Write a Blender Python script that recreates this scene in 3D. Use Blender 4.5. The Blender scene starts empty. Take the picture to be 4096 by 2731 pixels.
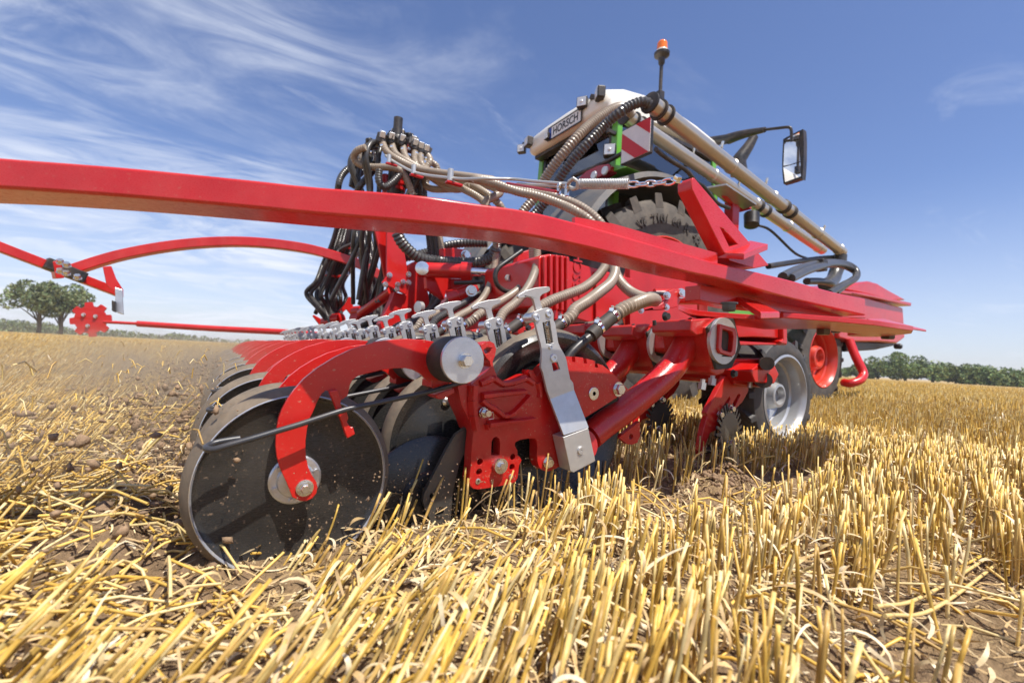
import bpy, bmesh, math, random
import numpy as np
from mathutils import Vector as V, Matrix, noise
from mathutils.geometry import tessellate_polygon
R = math.radians
rnd = random.Random(7)
S = bpy.context.scene
COL = S.collection

# ------------------------------------------------------------------ camera
# world: X = direction of travel, Y = along the seed rows' bar (away from the camera), Z = up
CAM_H, AZ, PITCH, ROLL = 0.4, R(32.7), R(2.0), R(3.12)
f0 = V((math.sin(AZ), math.cos(AZ), 0)); r0 = V((math.cos(AZ), -math.sin(AZ), 0)); z0 = V((0, 0, 1))
fw = f0*math.cos(PITCH) + z0*math.sin(PITCH); u0 = z0*math.cos(PITCH) - f0*math.sin(PITCH)
rt = r0*math.cos(ROLL) + u0*math.sin(ROLL); up = u0*math.cos(ROLL) - r0*math.sin(ROLL)
cd = bpy.data.cameras.new('camera'); cam = bpy.data.objects.new('camera', cd); COL.objects.link(cam)
m = Matrix((rt, up, -fw)).transposed().to_4x4(); m.translation = V((0, 0, CAM_H)); cam.matrix_world = m
cd.lens = 16; cd.sensor_width = 36; cd.clip_start = 0.02; cd.clip_end = 9000
cd.dof.use_dof = True; cd.dof.focus_distance = 1.3; cd.dof.aperture_fstop = 3.5
S.camera = cam

# ------------------------------------------------------------------ light
SUN = V((0.10, -0.42, 0.90)).normalized()
elev = math.asin(SUN.z); azim = math.atan2(SUN.x, SUN.y)
sl = bpy.data.lights.new('sun', 'SUN'); sl.energy = 4.6; sl.angle = R(0.53); sl.color = (1, 0.945, 0.86)
so = bpy.data.objects.new('sun', sl); COL.objects.link(so); so.rotation_euler = SUN.to_track_quat('Z', 'Y').to_euler()
W = bpy.data.worlds.new('World'); S.world = W; W.use_nodes = True
nt = W.node_tree; N = nt.nodes; LK = nt.links.new; N.clear()
def wn(t, **k):
    n = N.new(t)
    for a, b in k.items(): setattr(n, a, b)
    return n
def wmath(op, a, b=None, c=None):
    n = wn('ShaderNodeMath', operation=op)
    for i, v in enumerate((a, b, c)):
        if v is None: continue
        if isinstance(v, (int, float)): n.inputs[i].default_value = v
        else: LK(v, n.inputs[i])
    return n.outputs[0]
def wramp(x, a, b, c0=0., c1=1., kind='SMOOTHSTEP'):
    n = wn('ShaderNodeMapRange', interpolation_type=kind); LK(x, n.inputs[0])
    for i, v in zip((1, 2, 3, 4), (a, b, c0, c1)): n.inputs[i].default_value = v
    return n.outputs[0]
sky = wn('ShaderNodeTexSky', sky_type='NISHITA'); sky.sun_disc = False
sky.sun_elevation = elev; sky.sun_rotation = azim; sky.air_density = 1.0; sky.dust_density = 0.6; sky.ozone_density = 3.0
tc = wn('ShaderNodeTexCoord'); sep = wn('ShaderNodeSeparateXYZ'); LK(tc.outputs['Generated'], sep.inputs[0])
zz = wmath('MAXIMUM', sep.outputs[2], 0.0)
den = wmath('ADD', zz, 0.16)
px = wmath('DIVIDE', sep.outputs[0], den); py = wmath('DIVIDE', sep.outputs[1], den)
cv = wn('ShaderNodeCombineXYZ'); LK(px, cv.inputs[0]); LK(py, cv.inputs[1])
mp = wn('ShaderNodeMapping'); mp.inputs['Rotation'].default_value = (0, 0, R(38)); mp.inputs['Scale'].default_value = (0.7, 1.3, 1); LK(cv.outputs[0], mp.inputs[0])
def wnoise(vec, sc, det, rough, dist):
    n = wn('ShaderNodeTexNoise'); LK(vec, n.inputs['Vector'])
    n.inputs['Scale'].default_value = sc; n.inputs['Detail'].default_value = det
    n.inputs['Roughness'].default_value = rough; n.inputs['Distortion'].default_value = dist
    return n.outputs['Fac']
nA = wnoise(mp.outputs[0], 0.9, 9, 0.60, 0.9)
nB = wnoise(cv.outputs[0], 0.55, 3, 0.5, 0.3)
nC = wnoise(mp.outputs[0], 2.0, 9, 0.62, 1.6)
# more cirrus to the west of the field than to the east
side = wramp(wmath('ADD', wmath('MULTIPLY', sep.outputs[0], -0.80), wmath('MULTIPLY', sep.outputs[1], 0.45)), -0.6, 0.45, -0.085, 0.10, 'LINEAR')
base = wmath('ADD', wmath('ADD', wmath('MULTIPLY', nA, 0.62), wmath('MULTIPLY', nB, 0.38)), side)
mask = wramp(base, 0.48, 0.70)
mask = wmath('MULTIPLY', mask, wramp(nC, 0.36, 0.62, 0.06, 1.0))
nD = wnoise(mp.outputs[0], 1.3, 9, 0.66, 2.2)
thin = wmath('MULTIPLY', wramp(nD, 0.54, 0.78), 0.28)
mask = wmath('MAXIMUM', mask, thin)
veil = wramp(sep.outputs[2], 0.0, 0.34, 0.42, 0.0)
mask = wmath('MINIMUM', wmath('ADD', wmath('MULTIPLY', mask, 0.78), veil), 1.0)
tint = wn('ShaderNodeMix', data_type='RGBA', blend_type='MULTIPLY'); tint.inputs[0].default_value = 1
LK(sky.outputs[0], tint.inputs[6]); tint.inputs[7].default_value = (1.02, 1.02, 1.22, 1)
cm = wn('ShaderNodeMix', data_type='RGBA'); LK(mask, cm.inputs[0]); LK(tint.outputs[2], cm.inputs[6]); cm.inputs[7].default_value = (7.2, 7.6, 8.5, 1)
bg = wn('ShaderNodeBackground'); LK(cm.outputs[2], bg.inputs[0]); bg.inputs[1].default_value = 0.090
LK(bg.outputs[0], wn('ShaderNodeOutputWorld').inputs[0])
S.view_settings.view_transform = 'Standard'; S.view_settings.look = 'None'; S.view_settings.gamma = 1
S.view_settings.exposure = 0.5
S.cycles.max_bounces = 10; S.cycles.diffuse_bounces = 6; S.cycles.use_denoising = True

# ------------------------------------------------------------------ materials
def mat(name, col, rough=0.5, metal=0.0, coat=0.0, var=0.0, vscale=20.0, dust=0.0, dustcol=(0.36, 0.25, 0.15), bump=0.0, bscale=120.0, spec=0.5, attr=None, scratch=0.0, trans=0.0, specks=0.0):
    M = bpy.data.materials.new(name); M.use_nodes = True
    t = M.node_tree; n = t.nodes; L = t.links.new; p = n['Principled BSDF']
    p.inputs['Roughness'].default_value = rough; p.inputs['Metallic'].default_value = metal
    p.inputs['Specular IOR Level'].default_value = spec
    p.inputs['Coat Weight'].default_value = coat; p.inputs['Coat Roughness'].default_value = 0.08
    tcn = n.new('ShaderNodeTexCoord'); O = tcn.outputs['Object']
    def nz(sc, det=5, ro=0.6, vec=None):
        q = n.new('ShaderNodeTexNoise'); q.inputs['Scale'].default_value = sc; q.inputs['Detail'].default_value = det; q.inputs['Roughness'].default_value = ro
        L(vec or O, q.inputs['Vector']); return q.outputs['Fac']
    def mr(x, a, b, c, d):
        q = n.new('ShaderNodeMapRange'); L(x, q.inputs[0])
        for i, v in zip((1, 2, 3, 4), (a, b, c, d)): q.inputs[i].default_value = v
        return q.outputs[0]
    def mix(fac, a, b, bt='MIX'):
        q = n.new('ShaderNodeMix'); q.data_type = 'RGBA'; q.blend_type = bt
        if isinstance(fac, float): q.inputs[0].default_value = fac
        else: L(fac, q.inputs[0])
        for i, v in ((6, a), (7, b)):
            if isinstance(v, tuple): q.inputs[i].default_value = (*v, 1)
            else: L(v, q.inputs[i])
        return q.outputs[2]
    c = tuple(col)
    if attr:
        a = n.new('ShaderNodeAttribute'); a.attribute_name = attr; c = a.outputs['Color']
    if var:
        f = nz(vscale, 6)
        g = mr(f, 0.3, 0.7, 1-var, 1+var)
        q = n.new('ShaderNodeCombineColor'); [L(g, q.inputs[i]) for i in range(3)]
        c = mix(1.0, c, q.outputs[0], 'MULTIPLY')
    if dust:
        f = mr(nz(9, 8, 0.7), 0.42, 0.75, 0.0, dust)
        c = mix(f, c, dustcol)
        L(mr(f, 0, 1, rough, 0.75), p.inputs['Roughness'])
    if specks:
        f3 = mr(nz(150, 3, 0.6), 0.63, 0.70, 0.0, specks); f4 = mr(nz(7, 4, 0.6), 0.40, 0.62, 0.15, 1.0)
        q = n.new('ShaderNodeMath'); q.operation = 'MULTIPLY'; L(f3, q.inputs[0]); L(f4, q.inputs[1]); c = mix(q.outputs[0], c, (0.50, 0.34, 0.22))
        mp3 = n.new('ShaderNodeMapping'); mp3.inputs['Scale'].default_value = (3, 3, 40); mp3.inputs['Rotation'].default_value = (0.25, 0.3, 0); L(O, mp3.inputs[0])
        f5 = mr(nz(6, 9, 0.75, mp3.outputs[0]), 0.60, 0.72, 0.0, specks*0.55); c = mix(f5, c, (0.52, 0.20, 0.15)) if col[0] > .3 else c
    if scratch:
        mpn = n.new('ShaderNodeMapping'); mpn.inputs['Scale'].default_value = (6, 60, 60); L(O, mpn.inputs[0])
        f2 = mr(nz(14, 6, 0.7, mpn.outputs[0]), 0.35, 0.7, -scratch, scratch)
        q = n.new('ShaderNodeMath'); q.operation = 'ADD'; L(f2, q.inputs[0]); q.inputs[1].default_value = rough
        L(q.outputs[0], p.inputs['Roughness'])
    if isinstance(c, tuple): p.inputs['Base Color'].default_value = (*c, 1)
    else: L(c, p.inputs['Base Color'])
    if bump:
        b = n.new('ShaderNodeBump'); b.inputs['Strength'].default_value = bump; b.inputs['Distance'].default_value = 0.002
        L(nz(bscale, 6), b.inputs['Height']); L(b.outputs[0], p.inputs['Normal'])
    if trans: p.inputs['Transmission Weight'].default_value = trans
    return M
RED = (0.54, 0.008, 0.006)
MT = dict(
 red=mat('red_paint', RED, 0.32, coat=0.25, var=0.12, vscale=5, specks=0.55, dust=0.08, dustcol=(0.50, 0.14, 0.10)),
 beam=mat('beam_red_paint', (0.56, 0.013, 0.010), 0.30, coat=0.35, var=0.12, vscale=6, specks=0.2, dust=0.16, dustcol=(0.62, 0.17, 0.13), scratch=0.05),
 cast=mat('cast_red_paint', (0.50, 0.007, 0.006), 0.32, coat=0.22, var=0.14, vscale=14, specks=0.8, dust=0.14, dustcol=(0.45, 0.22, 0.15), bump=0.35, bscale=160),
 zinc=mat('zinc_plate', (0.66, 0.68, 0.70), 0.36, 0.85, var=0.10, vscale=30, scratch=0.10, dust=0.12),
 galv=mat('galvanised_steel', (0.58, 0.58, 0.56), 0.42, 0.7, var=0.08, vscale=40, dust=0.15, bump=0.1, bscale=300),
 bolt=mat('bolt_steel', (0.72, 0.71, 0.68), 0.25, 0.95, var=0.1, vscale=60),
 chrome=mat('chrome', (0.85, 0.85, 0.86), 0.08, 1.0),
 black=mat('black_plastic', (0.018, 0.018, 0.019), 0.38, dust=0.25),
 rubber=mat('black_rubber', (0.022, 0.021, 0.021), 0.62, dust=0.22, bump=0.15),
 rod=mat('dark_rod', (0.035, 0.036, 0.04), 0.36, dust=0.10),
 disc=mat('dark_disc', (0.022, 0.022, 0.022), 0.31, specks=0.5, dust=0.40, dustcol=(0.095, 0.078, 0.060), scratch=0.15, bump=0.08, bscale=60),
 rim=mat('bare_rim_edge', (0.70, 0.72, 0.76), 0.33, 0.7),
 tread=mat('dusty_tread', (0.12, 0.096, 0.070), 0.70, dust=0.9, dustcol=(0.28, 0.215, 0.145), bump=0.4, bscale=70),
 tyre=mat('tractor_tyre', (0.072, 0.062, 0.053), 0.80, dust=0.85, dustcol=(0.165, 0.135, 0.102), bump=0.25, bscale=40),
 steel=mat('worn_steel', (0.10, 0.097, 0.092), 0.42, 0.6, dust=0.5, dustcol=(0.2, 0.15, 0.1), scratch=0.12),
 hose=mat('taupe_hose', (0.30, 0.245, 0.185), 0.33, var=0.12, vscale=25, dust=0.2),
 dhose=mat('grey_hose', (0.060, 0.057, 0.054), 0.30, var=0.2, vscale=18, dust=0.12, dustcol=(0.20, 0.17, 0.14)),
 pipe=mat('dusty_steel_pipe', (0.60, 0.55, 0.47), 0.38, 0.75, var=0.15, vscale=9, dust=0.6, dustcol=(0.42, 0.33, 0.22), scratch=0.1),
 green=mat('green_paint', (0.13, 0.42, 0.035), 0.3, coat=0.4, dust=0.15),
 cream=mat('cream_roof', (0.80, 0.77, 0.68), 0.35, coat=0.2, var=0.04),
 fender=mat('grey_fender', (0.10, 0.10, 0.10), 0.55, var=0.1, dust=0.3),
 orange=mat('wheel_orange_red', (0.58, 0.030, 0.012), 0.35, coat=0.3, dust=0.2),
 dtyre=mat('dark_tyre', (0.045, 0.043, 0.042), 0.6, dust=0.55, dustcol=(0.16, 0.13, 0.10), bump=0.2, bscale=60),
 silver=mat('silver_rim', (0.42, 0.43, 0.44), 0.40, 0.5, coat=0.2, dust=0.2),
 white=mat('white_sheet', (0.80, 0.80, 0.78), 0.45, var=0.05), ink=mat('black_ink', (0.015, 0.015, 0.017), 0.5),
 blue=mat('blue_sheet', (0.01, 0.06, 0.35), 0.4), sred=mat('sign_red', (0.60, 0.012, 0.02), 0.4), tail=mat('tail_red', (0.38, 0.004, 0.012), 0.12, coat=0.6),
 lampglass=mat('lamp_glass', (0.75, 0.75, 0.72), 0.15, 0.3), amber=mat('amber_lens', (0.90, 0.20, 0.01), 0.18, coat=0.5),
 liner=mat('headliner_cloth', (0.42, 0.45, 0.45), 0.8),
 cabin=mat('cab_interior', (0.03, 0.035, 0.035), 0.7), mirror=mat('mirror_glass', (0.9, 0.9, 0.9), 0.02, 1.0),
 bark=mat('bark', (0.10, 0.075, 0.05), 0.9), cable=mat('wire_rope', (0.55, 0.54, 0.50), 0.45, 0.5),
 soil=mat('soil_clod', (0.27, 0.178, 0.105), 0.95, var=0.4, vscale=90, bump=1.0, bscale=200),
 straw=mat('straw', (0.6, 0.42, 0.17), 0.42, attr='Col', var=0.16, vscale=160, spec=0.45),
 leaf=mat('leaf', (0.06, 0.09, 0.03), 0.6, attr='Col', spec=0.3),
)
g = bpy.data.materials.new('tinted_glass'); g.use_nodes = True; MT['glass'] = g; t_ = g.node_tree; t_.nodes.clear()
gt = t_.nodes.new('ShaderNodeBsdfTransparent'); gt.inputs[0].default_value = (0.60, 0.83, 0.88, 1); gg = t_.nodes.new('ShaderNodeBsdfGlossy'); gg.inputs['Roughness'].default_value = 0.03
fr_ = t_.nodes.new('ShaderNodeFresnel'); fr_.inputs[0].default_value = 3.0; gx_ = t_.nodes.new('ShaderNodeMixShader'); t_.links.new(fr_.outputs[0], gx_.inputs[0]); t_.links.new(gt.outputs[0], gx_.inputs[1]); t_.links.new(gg.outputs[0], gx_.inputs[2])
t_.links.new(gx_.outputs[0], t_.nodes.new('ShaderNodeOutputMaterial').inputs[0])

# ------------------------------------------------------------------ mesh helpers
class BM:
    """collects shapes, then becomes one mesh object"""
    def __init__(s): s.v = []; s.f = []; s.m = []
    def add(s, vs, fs, mi=0):
        o = len(s.v); s.v += [tuple(x) for x in vs]; s.f += [tuple(o+i for i in f) for f in fs]; s.m += [mi]*len(fs)
        return s
    def obj(s, name, mats, parent=None, bevel=0.0, ang=38, loc=None, rot=None, seg=2, wire=None):
        me = bpy.data.meshes.new(name); bm = bmesh.new()
        vv = [bm.verts.new(x) for x in s.v]
        for f, mi in zip(s.f, s.m):
            try:
                q = bm.faces.new([vv[i] for i in f]); q.material_index = mi; q.smooth = True
            except ValueError: pass
        bmesh.ops.remove_doubles(bm, verts=bm.verts, dist=1e-6)
        bmesh.ops.recalc_face_normals(bm, faces=bm.faces)
        bm.to_mesh(me); bm.free()
        for k in (mats if isinstance(mats, (list, tuple)) else [mats]): me.materials.append(MT[k])
        me.set_sharp_from_angle(angle=R(ang))
        o = bpy.data.objects.new(name, me); COL.objects.link(o); o.parent = parent
        o.location = V(loc or (0, 0, 0)) - (parent.location if parent is not None and parent.type == 'EMPTY' else V((0, 0, 0)))
        if rot is not None: o.rotation_euler = rot
        if bevel:
            b = o.modifiers.new('edge', 'BEVEL'); b.width = bevel; b.segments = seg; b.limit_method = 'ANGLE'; b.angle_limit = R(42); b.use_clamp_overlap = True; b.harden_normals = True
        return o
def frame(ax):
    ax = V(ax).normalized(); h = V((0, 0, 1)) if abs(ax.z) < 0.9 else V((1, 0, 0))
    u = h.cross(ax).normalized(); return ax, u, ax.cross(u)
def lathe(b, prof, o, ax, n=32, mi=0, cap=True):
    """prof: (radius, offset along the axis[, material]) rings"""
    a, u, w = frame(ax); o = V(o); vs = []; 
    for p in prof:
        for k in range(n):
            t = 2*math.pi*k/n; vs.append(o + a*p[1] + (u*math.cos(t) + w*math.sin(t))*p[0])
    base = len(b.v); b.v += [tuple(x) for x in vs]
    for i in range(len(prof)-1):
        mm = prof[i][2] if len(prof[i]) > 2 else mi
        for k in range(n):
            b.f.append((base+i*n+k, base+i*n+(k+1) % n, base+(i+1)*n+(k+1) % n, base+(i+1)*n+k)); b.m.append(mm)
    if cap:
        for i in (0, len(prof)-1):
            b.f.append(tuple(base+i*n+k for k in range(n))); b.m.append(prof[i][2] if len(prof[i]) > 2 else mi)
    return b
def cyl(b, p0, p1, r, n=20, mi=0, r1=None):
    p0 = V(p0); d = V(p1)-p0; return lathe(b, [(r, 0), (r if r1 is None else r1, d.length)], p0, d, n, mi)
def cat(pts, per=8):
    """Catmull-Rom through the points"""
    P = [V(p) for p in pts]; P = [P[0]*2-P[1]] + P + [P[-1]*2-P[-2]]; out = []
    for i in range(1, len(P)-2):
        a, p, q, c = P[i-1], P[i], P[i+1], P[i+2]
        for k in range(per):
            t = k/per; out.append(0.5*((2*p) + (q-a)*t + (2*a-5*p+4*q-c)*t*t + (3*p-a-3*q+c)*t**3))
    out.append(P[-2]); return out
def resample(pts, step):
    P = [V(p) for p in pts]; out = [P[0]]; acc = 0.0
    L = sum((P[i+1]-P[i]).length for i in range(len(P)-1)); n = max(2, int(round(L/step))); st = L/n; nxt = st
    for i in range(len(P)-1):
        d = (P[i+1]-P[i]).length
        while acc + d >= nxt - 1e-9 and len(out) < n:
            out.append(P[i].lerp(P[i+1], (nxt-acc)/max(d, 1e-9))); nxt += st
        acc += d
    out.append(P[-1]); return out
def tube(b, pts, r, n=10, mi=0, pitch=0, amp=0.0, smooth=True, step=0.02, cap=True):
    P = cat(pts) if smooth and len(pts) > 2 else [V(p) for p in pts]
    if pitch: P = resample(P, pitch/2); n = max(n, 16)
    elif smooth and len(pts) > 2: P = resample(P, step)
    T = [(P[min(i+1, len(P)-1)]-P[max(i-1, 0)]).normalized() for i in range(len(P))]
    a, u, w = frame(T[0]); base = len(b.v)
    for i, p in enumerate(P):
        if i:
            u = (u - T[i]*u.dot(T[i]))
            u = u.normalized() if u.length > 1e-6 else frame(T[i])[1]
        w = T[i].cross(u)
        rr = (r[0] + (r[1]-r[0])*i/(len(P)-1)) if isinstance(r, tuple) else r
        if pitch: rr *= 1 + (amp if i % 2 else -amp)
        for k in range(n):
            t = 2*math.pi*k/n; b.v.append(tuple(p + (u*math.cos(t) + w*math.sin(t))*rr))
    for i in range(len(P)-1):
        for k in range(n):
            b.f.append((base+i*n+k, base+i*n+(k+1) % n, base+(i+1)*n+(k+1) % n, base+(i+1)*n+k)); b.m.append(mi)
    if cap:
        b.f.append(tuple(base+k for k in range(n))); b.m.append(mi)
        e = base+(len(P)-1)*n; b.f.append(tuple(e+k for k in range(n))); b.m.append(mi)
    return b
def prism(b, poly, y0, y1, holes=(), mi=0, plane='Y'):
    """extrude a flat outline (with holes); plane Y: outline in (x,z); X: (y,z); Z: (x,y)"""
    mk = {'Y': lambda p, d: (p[0], d, p[1]), 'X': lambda p, d: (d, p[0], p[1]), 'Z': lambda p, d: (p[0], p[1], d)}[plane]
    loops = [list(poly)] + [list(h) for h in holes]; flat = [p for l in loops for p in l]
    tri = tessellate_polygon([[V((p[0], p[1], 0)) for p in l] for l in loops])
    n = len(flat); vs = [mk(p, y0) for p in flat] + [mk(p, y1) for p in flat]; fs = []
    if len(loops) == 1 and len(poly) <= 6: fs += [tuple(range(n)), tuple(range(2*n-1, n-1, -1))]
    else:
        for t in tri: fs += [tuple(t), tuple(n+i for i in reversed(t))]
    o = 0
    for l in loops:
        k = len(l)
        for i in range(k): fs.append((o+i, o+(i+1) % k, n+o+(i+1) % k, n+o+i))
        o += k
    return b.add(vs, fs, mi)
def box(b, c, s, mi=0, rot=None):
    vs = [V((x*s[0]/2, y*s[1]/2, z*s[2]/2)) for x in (-1, 1) for y in (-1, 1) for z in (-1, 1)]
    if rot is not None: vs = [rot @ v for v in vs]
    return b.add([v+V(c) for v in vs], [(0, 1, 3, 2), (4, 6, 7, 5), (0, 4, 5, 1), (2, 3, 7, 6), (0, 2, 6, 4), (1, 5, 7, 3)], mi)
def hexa(b, lo, hi, mi=0):
    """eight corners: lo[4] ring and hi[4] ring"""
    return b.add(list(lo)+list(hi), [(3, 2, 1, 0), (4, 5, 6, 7), (0, 1, 5, 4), (1, 2, 6, 5), (2, 3, 7, 6), (3, 0, 4, 7)], mi)
def bar(b, p0, p1, w, h, mi=0, upv=(0, 0, 1)):
    p0 = V(p0); p1 = V(p1); a = (p1-p0).normalized(); s = a.cross(V(upv)).normalized(); t = s.cross(a)
    q = [s*w/2+t*h/2, -s*w/2+t*h/2, -s*w/2-t*h/2, s*w/2-t*h/2]
    return hexa(b, [p0+x for x in q], [p1+x for x in q], mi)
def bolt(b, p, ax, r, h=None, washer=1.45, mi=0, stud=0.0):
    p = V(p); ax = V(ax).normalized(); h = h or r*0.8
    if washer: lathe(b, [(r*washer, 0), (r*washer, r*0.2)], p, ax, 20, mi)
    lathe(b, [(r, r*0.2), (r, h*0.9), (r*0.88, h+r*0.12)], p, ax, 6, mi)
    if stud: cyl(b, p+ax*h, p+ax*(h+stud), r*0.5, 12, mi)
    return b
def circ(cx, cz, r, n=16): return [(cx+r*math.cos(2*math.pi*k/n), cz+r*math.sin(2*math.pi*k/n)) for k in range(n)]
def sm(poly, per=4):
    """closed Catmull-Rom smoothing of an outline"""
    n = len(poly); out = []
    for i in range(n):
        a, p, q, c = [V(poly[(i+k) % n]) for k in (-1, 0, 1, 2)]
        for k in range(per):
            t = k/per; v = 0.5*((2*p) + (q-a)*t + (2*a-5*p+4*q-c)*t*t + (3*p-a-3*q+c)*t**3); out.append((v.x, v.y))
    return out
def text_into(b, s, size, origin, xdir, ydir, depth=0.002, mi=0, bold=0.0):
    c = bpy.data.curves.new('t', 'FONT'); c.body = s; c.size = size; c.extrude = depth/2; c.align_x = 'CENTER'; c.align_y = 'CENTER'; c.offset = bold; c.resolution_u = 3
    o = bpy.data.objects.new('t', c); COL.objects.link(o); bpy.context.view_layer.update()
    me = bpy.data.meshes.new_from_object(o.evaluated_get(bpy.context.evaluated_depsgraph_get()))
    X = V(xdir).normalized(); Yd = V(ydir).normalized(); Zd = X.cross(Yd); og = V(origin)
    f = origin if callable(origin) else None
    vs = [og + X*v.co.x + Yd*v.co.y + Zd*v.co.z for v in me.vertices]
    b.add(vs, [tuple(p.vertices) for p in me.polygons], mi)
    bpy.data.objects.remove(o); bpy.data.curves.remove(c); bpy.data.meshes.remove(me); return b
def thing(name, label, cat_, loc=(0, 0, 0), group=None, kind=None):
    o = bpy.data.objects.new(name, None); COL.objects.link(o); o.location = loc; o.empty_display_size = 0.2
    return tag(o, label, cat_, group, kind)
def tag(o, label=None, cat_=None, group=None, kind=None):
    for k, v in (('label', label), ('category', cat_), ('group', group), ('kind', kind)):
        if v: o[k] = v
    return o
def copy_part(o, parent, off):
    """a copy of a part and its sub-parts, moved by off"""
    c = o.copy(); COL.objects.link(c); c.parent = parent; c.location = V(o.location)+V(off)
    for ch in o.children:
        d = ch.copy(); COL.objects.link(d); d.parent = c
    return c

# ------------------------------------------------------------------ the seed drill
DRILL = thing('seed_drill', 'red seed drill with a long row of disc coulters, hoses and T-handled levers', 'seed drill', (1.4, 3.2, 0))
SP = 0.25
# ---- one coulter; every copy stands one row further along the bar
b = BM()
cast = [(0.5019,0.3299),(0.5251,0.35),(0.5426,0.3623),(0.5533,0.3747),(0.5489,0.3886),(0.5404,0.3952),(0.5244,0.4133),(0.5225,0.4251),(0.5334,0.4328),(0.547,0.4361),(0.559,0.4314),(0.5657,0.4186),(0.5633,0.4013),(0.5576,0.3869),(0.5607,0.3749),(0.571,0.355),(0.579,0.341),(0.5894,0.3355),(0.6057,0.3374),(0.6249,0.346),(0.6444,0.3548),(0.6568,0.3593),(0.6676,0.3521),(0.6734,0.3512),(0.6663,0.3638),(0.669,0.3706),(0.6794,0.3705),(0.6839,0.3621),(0.6935,0.3559),(0.7056,0.3756),(0.7316,0.394),(0.7588,0.405),(0.7812,0.4105),(0.8051,0.4105),(0.8077,0.3971),(0.8187,0.3964),(0.8162,0.4115),(0.8464,0.4101),(0.8489,0.3953),(0.8613,0.3941),(0.8573,0.4079),(0.8919,0.4028),(0.8915,0.3852),(0.9043,0.384),(0.8987,0.396),(0.9199,0.3921),(0.9607,0.3719),(0.9963,0.346),(1.0291,0.3243),(0.9823,0.2997),(0.9182,0.2692),(0.8633,0.2447),(0.8592,0.2127),(0.8493,0.1789),(0.8342,0.1346),(0.8065,0.1099),(0.7774,0.1168),(0.7611,0.1094),(0.7392,0.1081),(0.7226,0.1139),(0.714,0.1221),(0.7078,0.1354),(0.7053,0.1547),(0.7053,0.1739),(0.7017,0.189),(0.696,0.1957),(0.6776,0.1971),(0.6497,0.1949),(0.6362,0.1894),(0.6355,0.1812),(0.6439,0.1683),(0.6451,0.1568),(0.6525,0.1517),(0.6581,0.1434),(0.6513,0.1304),(0.6487,0.1006),(0.6414,0.09),(0.622,0.0865),(0.5744,0.0844),(0.5379,0.0839),(0.5243,0.0869),(0.5149,0.096),(0.5118,0.1099),(0.5143,0.1387),(0.514,0.1776),(0.5158,0.2184),(0.5052,0.2461),(0.4983,0.2851)]
slot = [(0.5682,0.1622),(0.5673,0.1942),(0.5719,0.2036),(0.5801,0.2064),(0.5885,0.2011),(0.5919,0.1888),(0.5919,0.1605)]
eyeh = [(0.5301,0.4136),(0.5388,0.4205),(0.548,0.4206),(0.5512,0.4148),(0.5465,0.4075),(0.5364,0.4036)]
h4 = [[(0.5382,0.1485),(0.5462,0.1479)], [(0.5375,0.125),(0.5454,0.1243)], [(0.6311,0.1537),(0.6399,0.153)], [(0.6303,0.1291),(0.639,0.1283)]]
holes = [slot, eyeh] + [circ(h[0][0], h[0][1], 0.0078) for h in h4]
prism(b, cast, 0.95, 0.985, holes)
# side web behind the front plate
prism(b, [(0.4695,0.3295),(0.5061,0.3339),(0.518,0.2183),(0.5052,0.2461),(0.4832,0.2833)], 0.955, 1.03)
def rib(pts, w0, w1, y=0.951, d=0.012):
    bb = BM(); P = [V((x, y, z)) for x, z in pts]
    for i in range(len(P)-1):
        t = (P[i+1]-P[i]).normalized(); n = V((-t.z, 0, t.x)); wa = w0+(w1-w0)*i/(len(P)-1); wb = w0+(w1-w0)*(i+1)/(len(P)-1)
        hexa(bb, [P[i]+n*wa, P[i+1]+n*wb, P[i+1]-n*wb, P[i]-n*wa], [P[i]+n*wa*.45+V((0, -d, 0)), P[i+1]+n*wb*.45+V((0, -d, 0)), P[i+1]-n*wb*.45+V((0, -d, 0)), P[i]-n*wa*.45+V((0, -d, 0))])
    return bb
for P, w0, w1, d in (([(0.5303,0.3045),(0.5833,0.3106),(0.6545,0.3161)], .010, .008, .012), ([(0.5507,0.2368),(0.5998,0.2412),(0.6516,0.2438),(0.6847,0.2493)], .011, .004, .013),
        ([(0.531,0.2946),(0.5477,0.2826),(0.5716,0.2723),(0.5941,0.2557),(0.6086,0.2553),(0.6253,0.2632),(0.649,0.2836),(0.6707,0.3045)], .009, .009, .009),
        ([(0.5086,0.33),(0.5086,0.2948),(0.5131,0.2595),(0.5221,0.224)], .013, .009, .010), ([(0.5506,0.2388),(0.5538,0.2247)], .008, .006, .008),
        ([(0.5262,0.3342),(0.5621,0.3468),(0.5891,0.333),(0.6204,0.3376),(0.6575,0.3487),(0.6816,0.3365)], .010, .008, .007), ([(0.696,0.3388),(0.7042,0.3153),(0.7025,0.3002)], .010, .008, .006)):
    q = rib(P, w0, w1, 0.951, d*1.5); b.add(q.v, q.f)
CAST = b.obj('coulter', 'cast', DRILL, bevel=0.0022, ang=30)
CASTLOC = CAST.location.copy()
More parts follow.
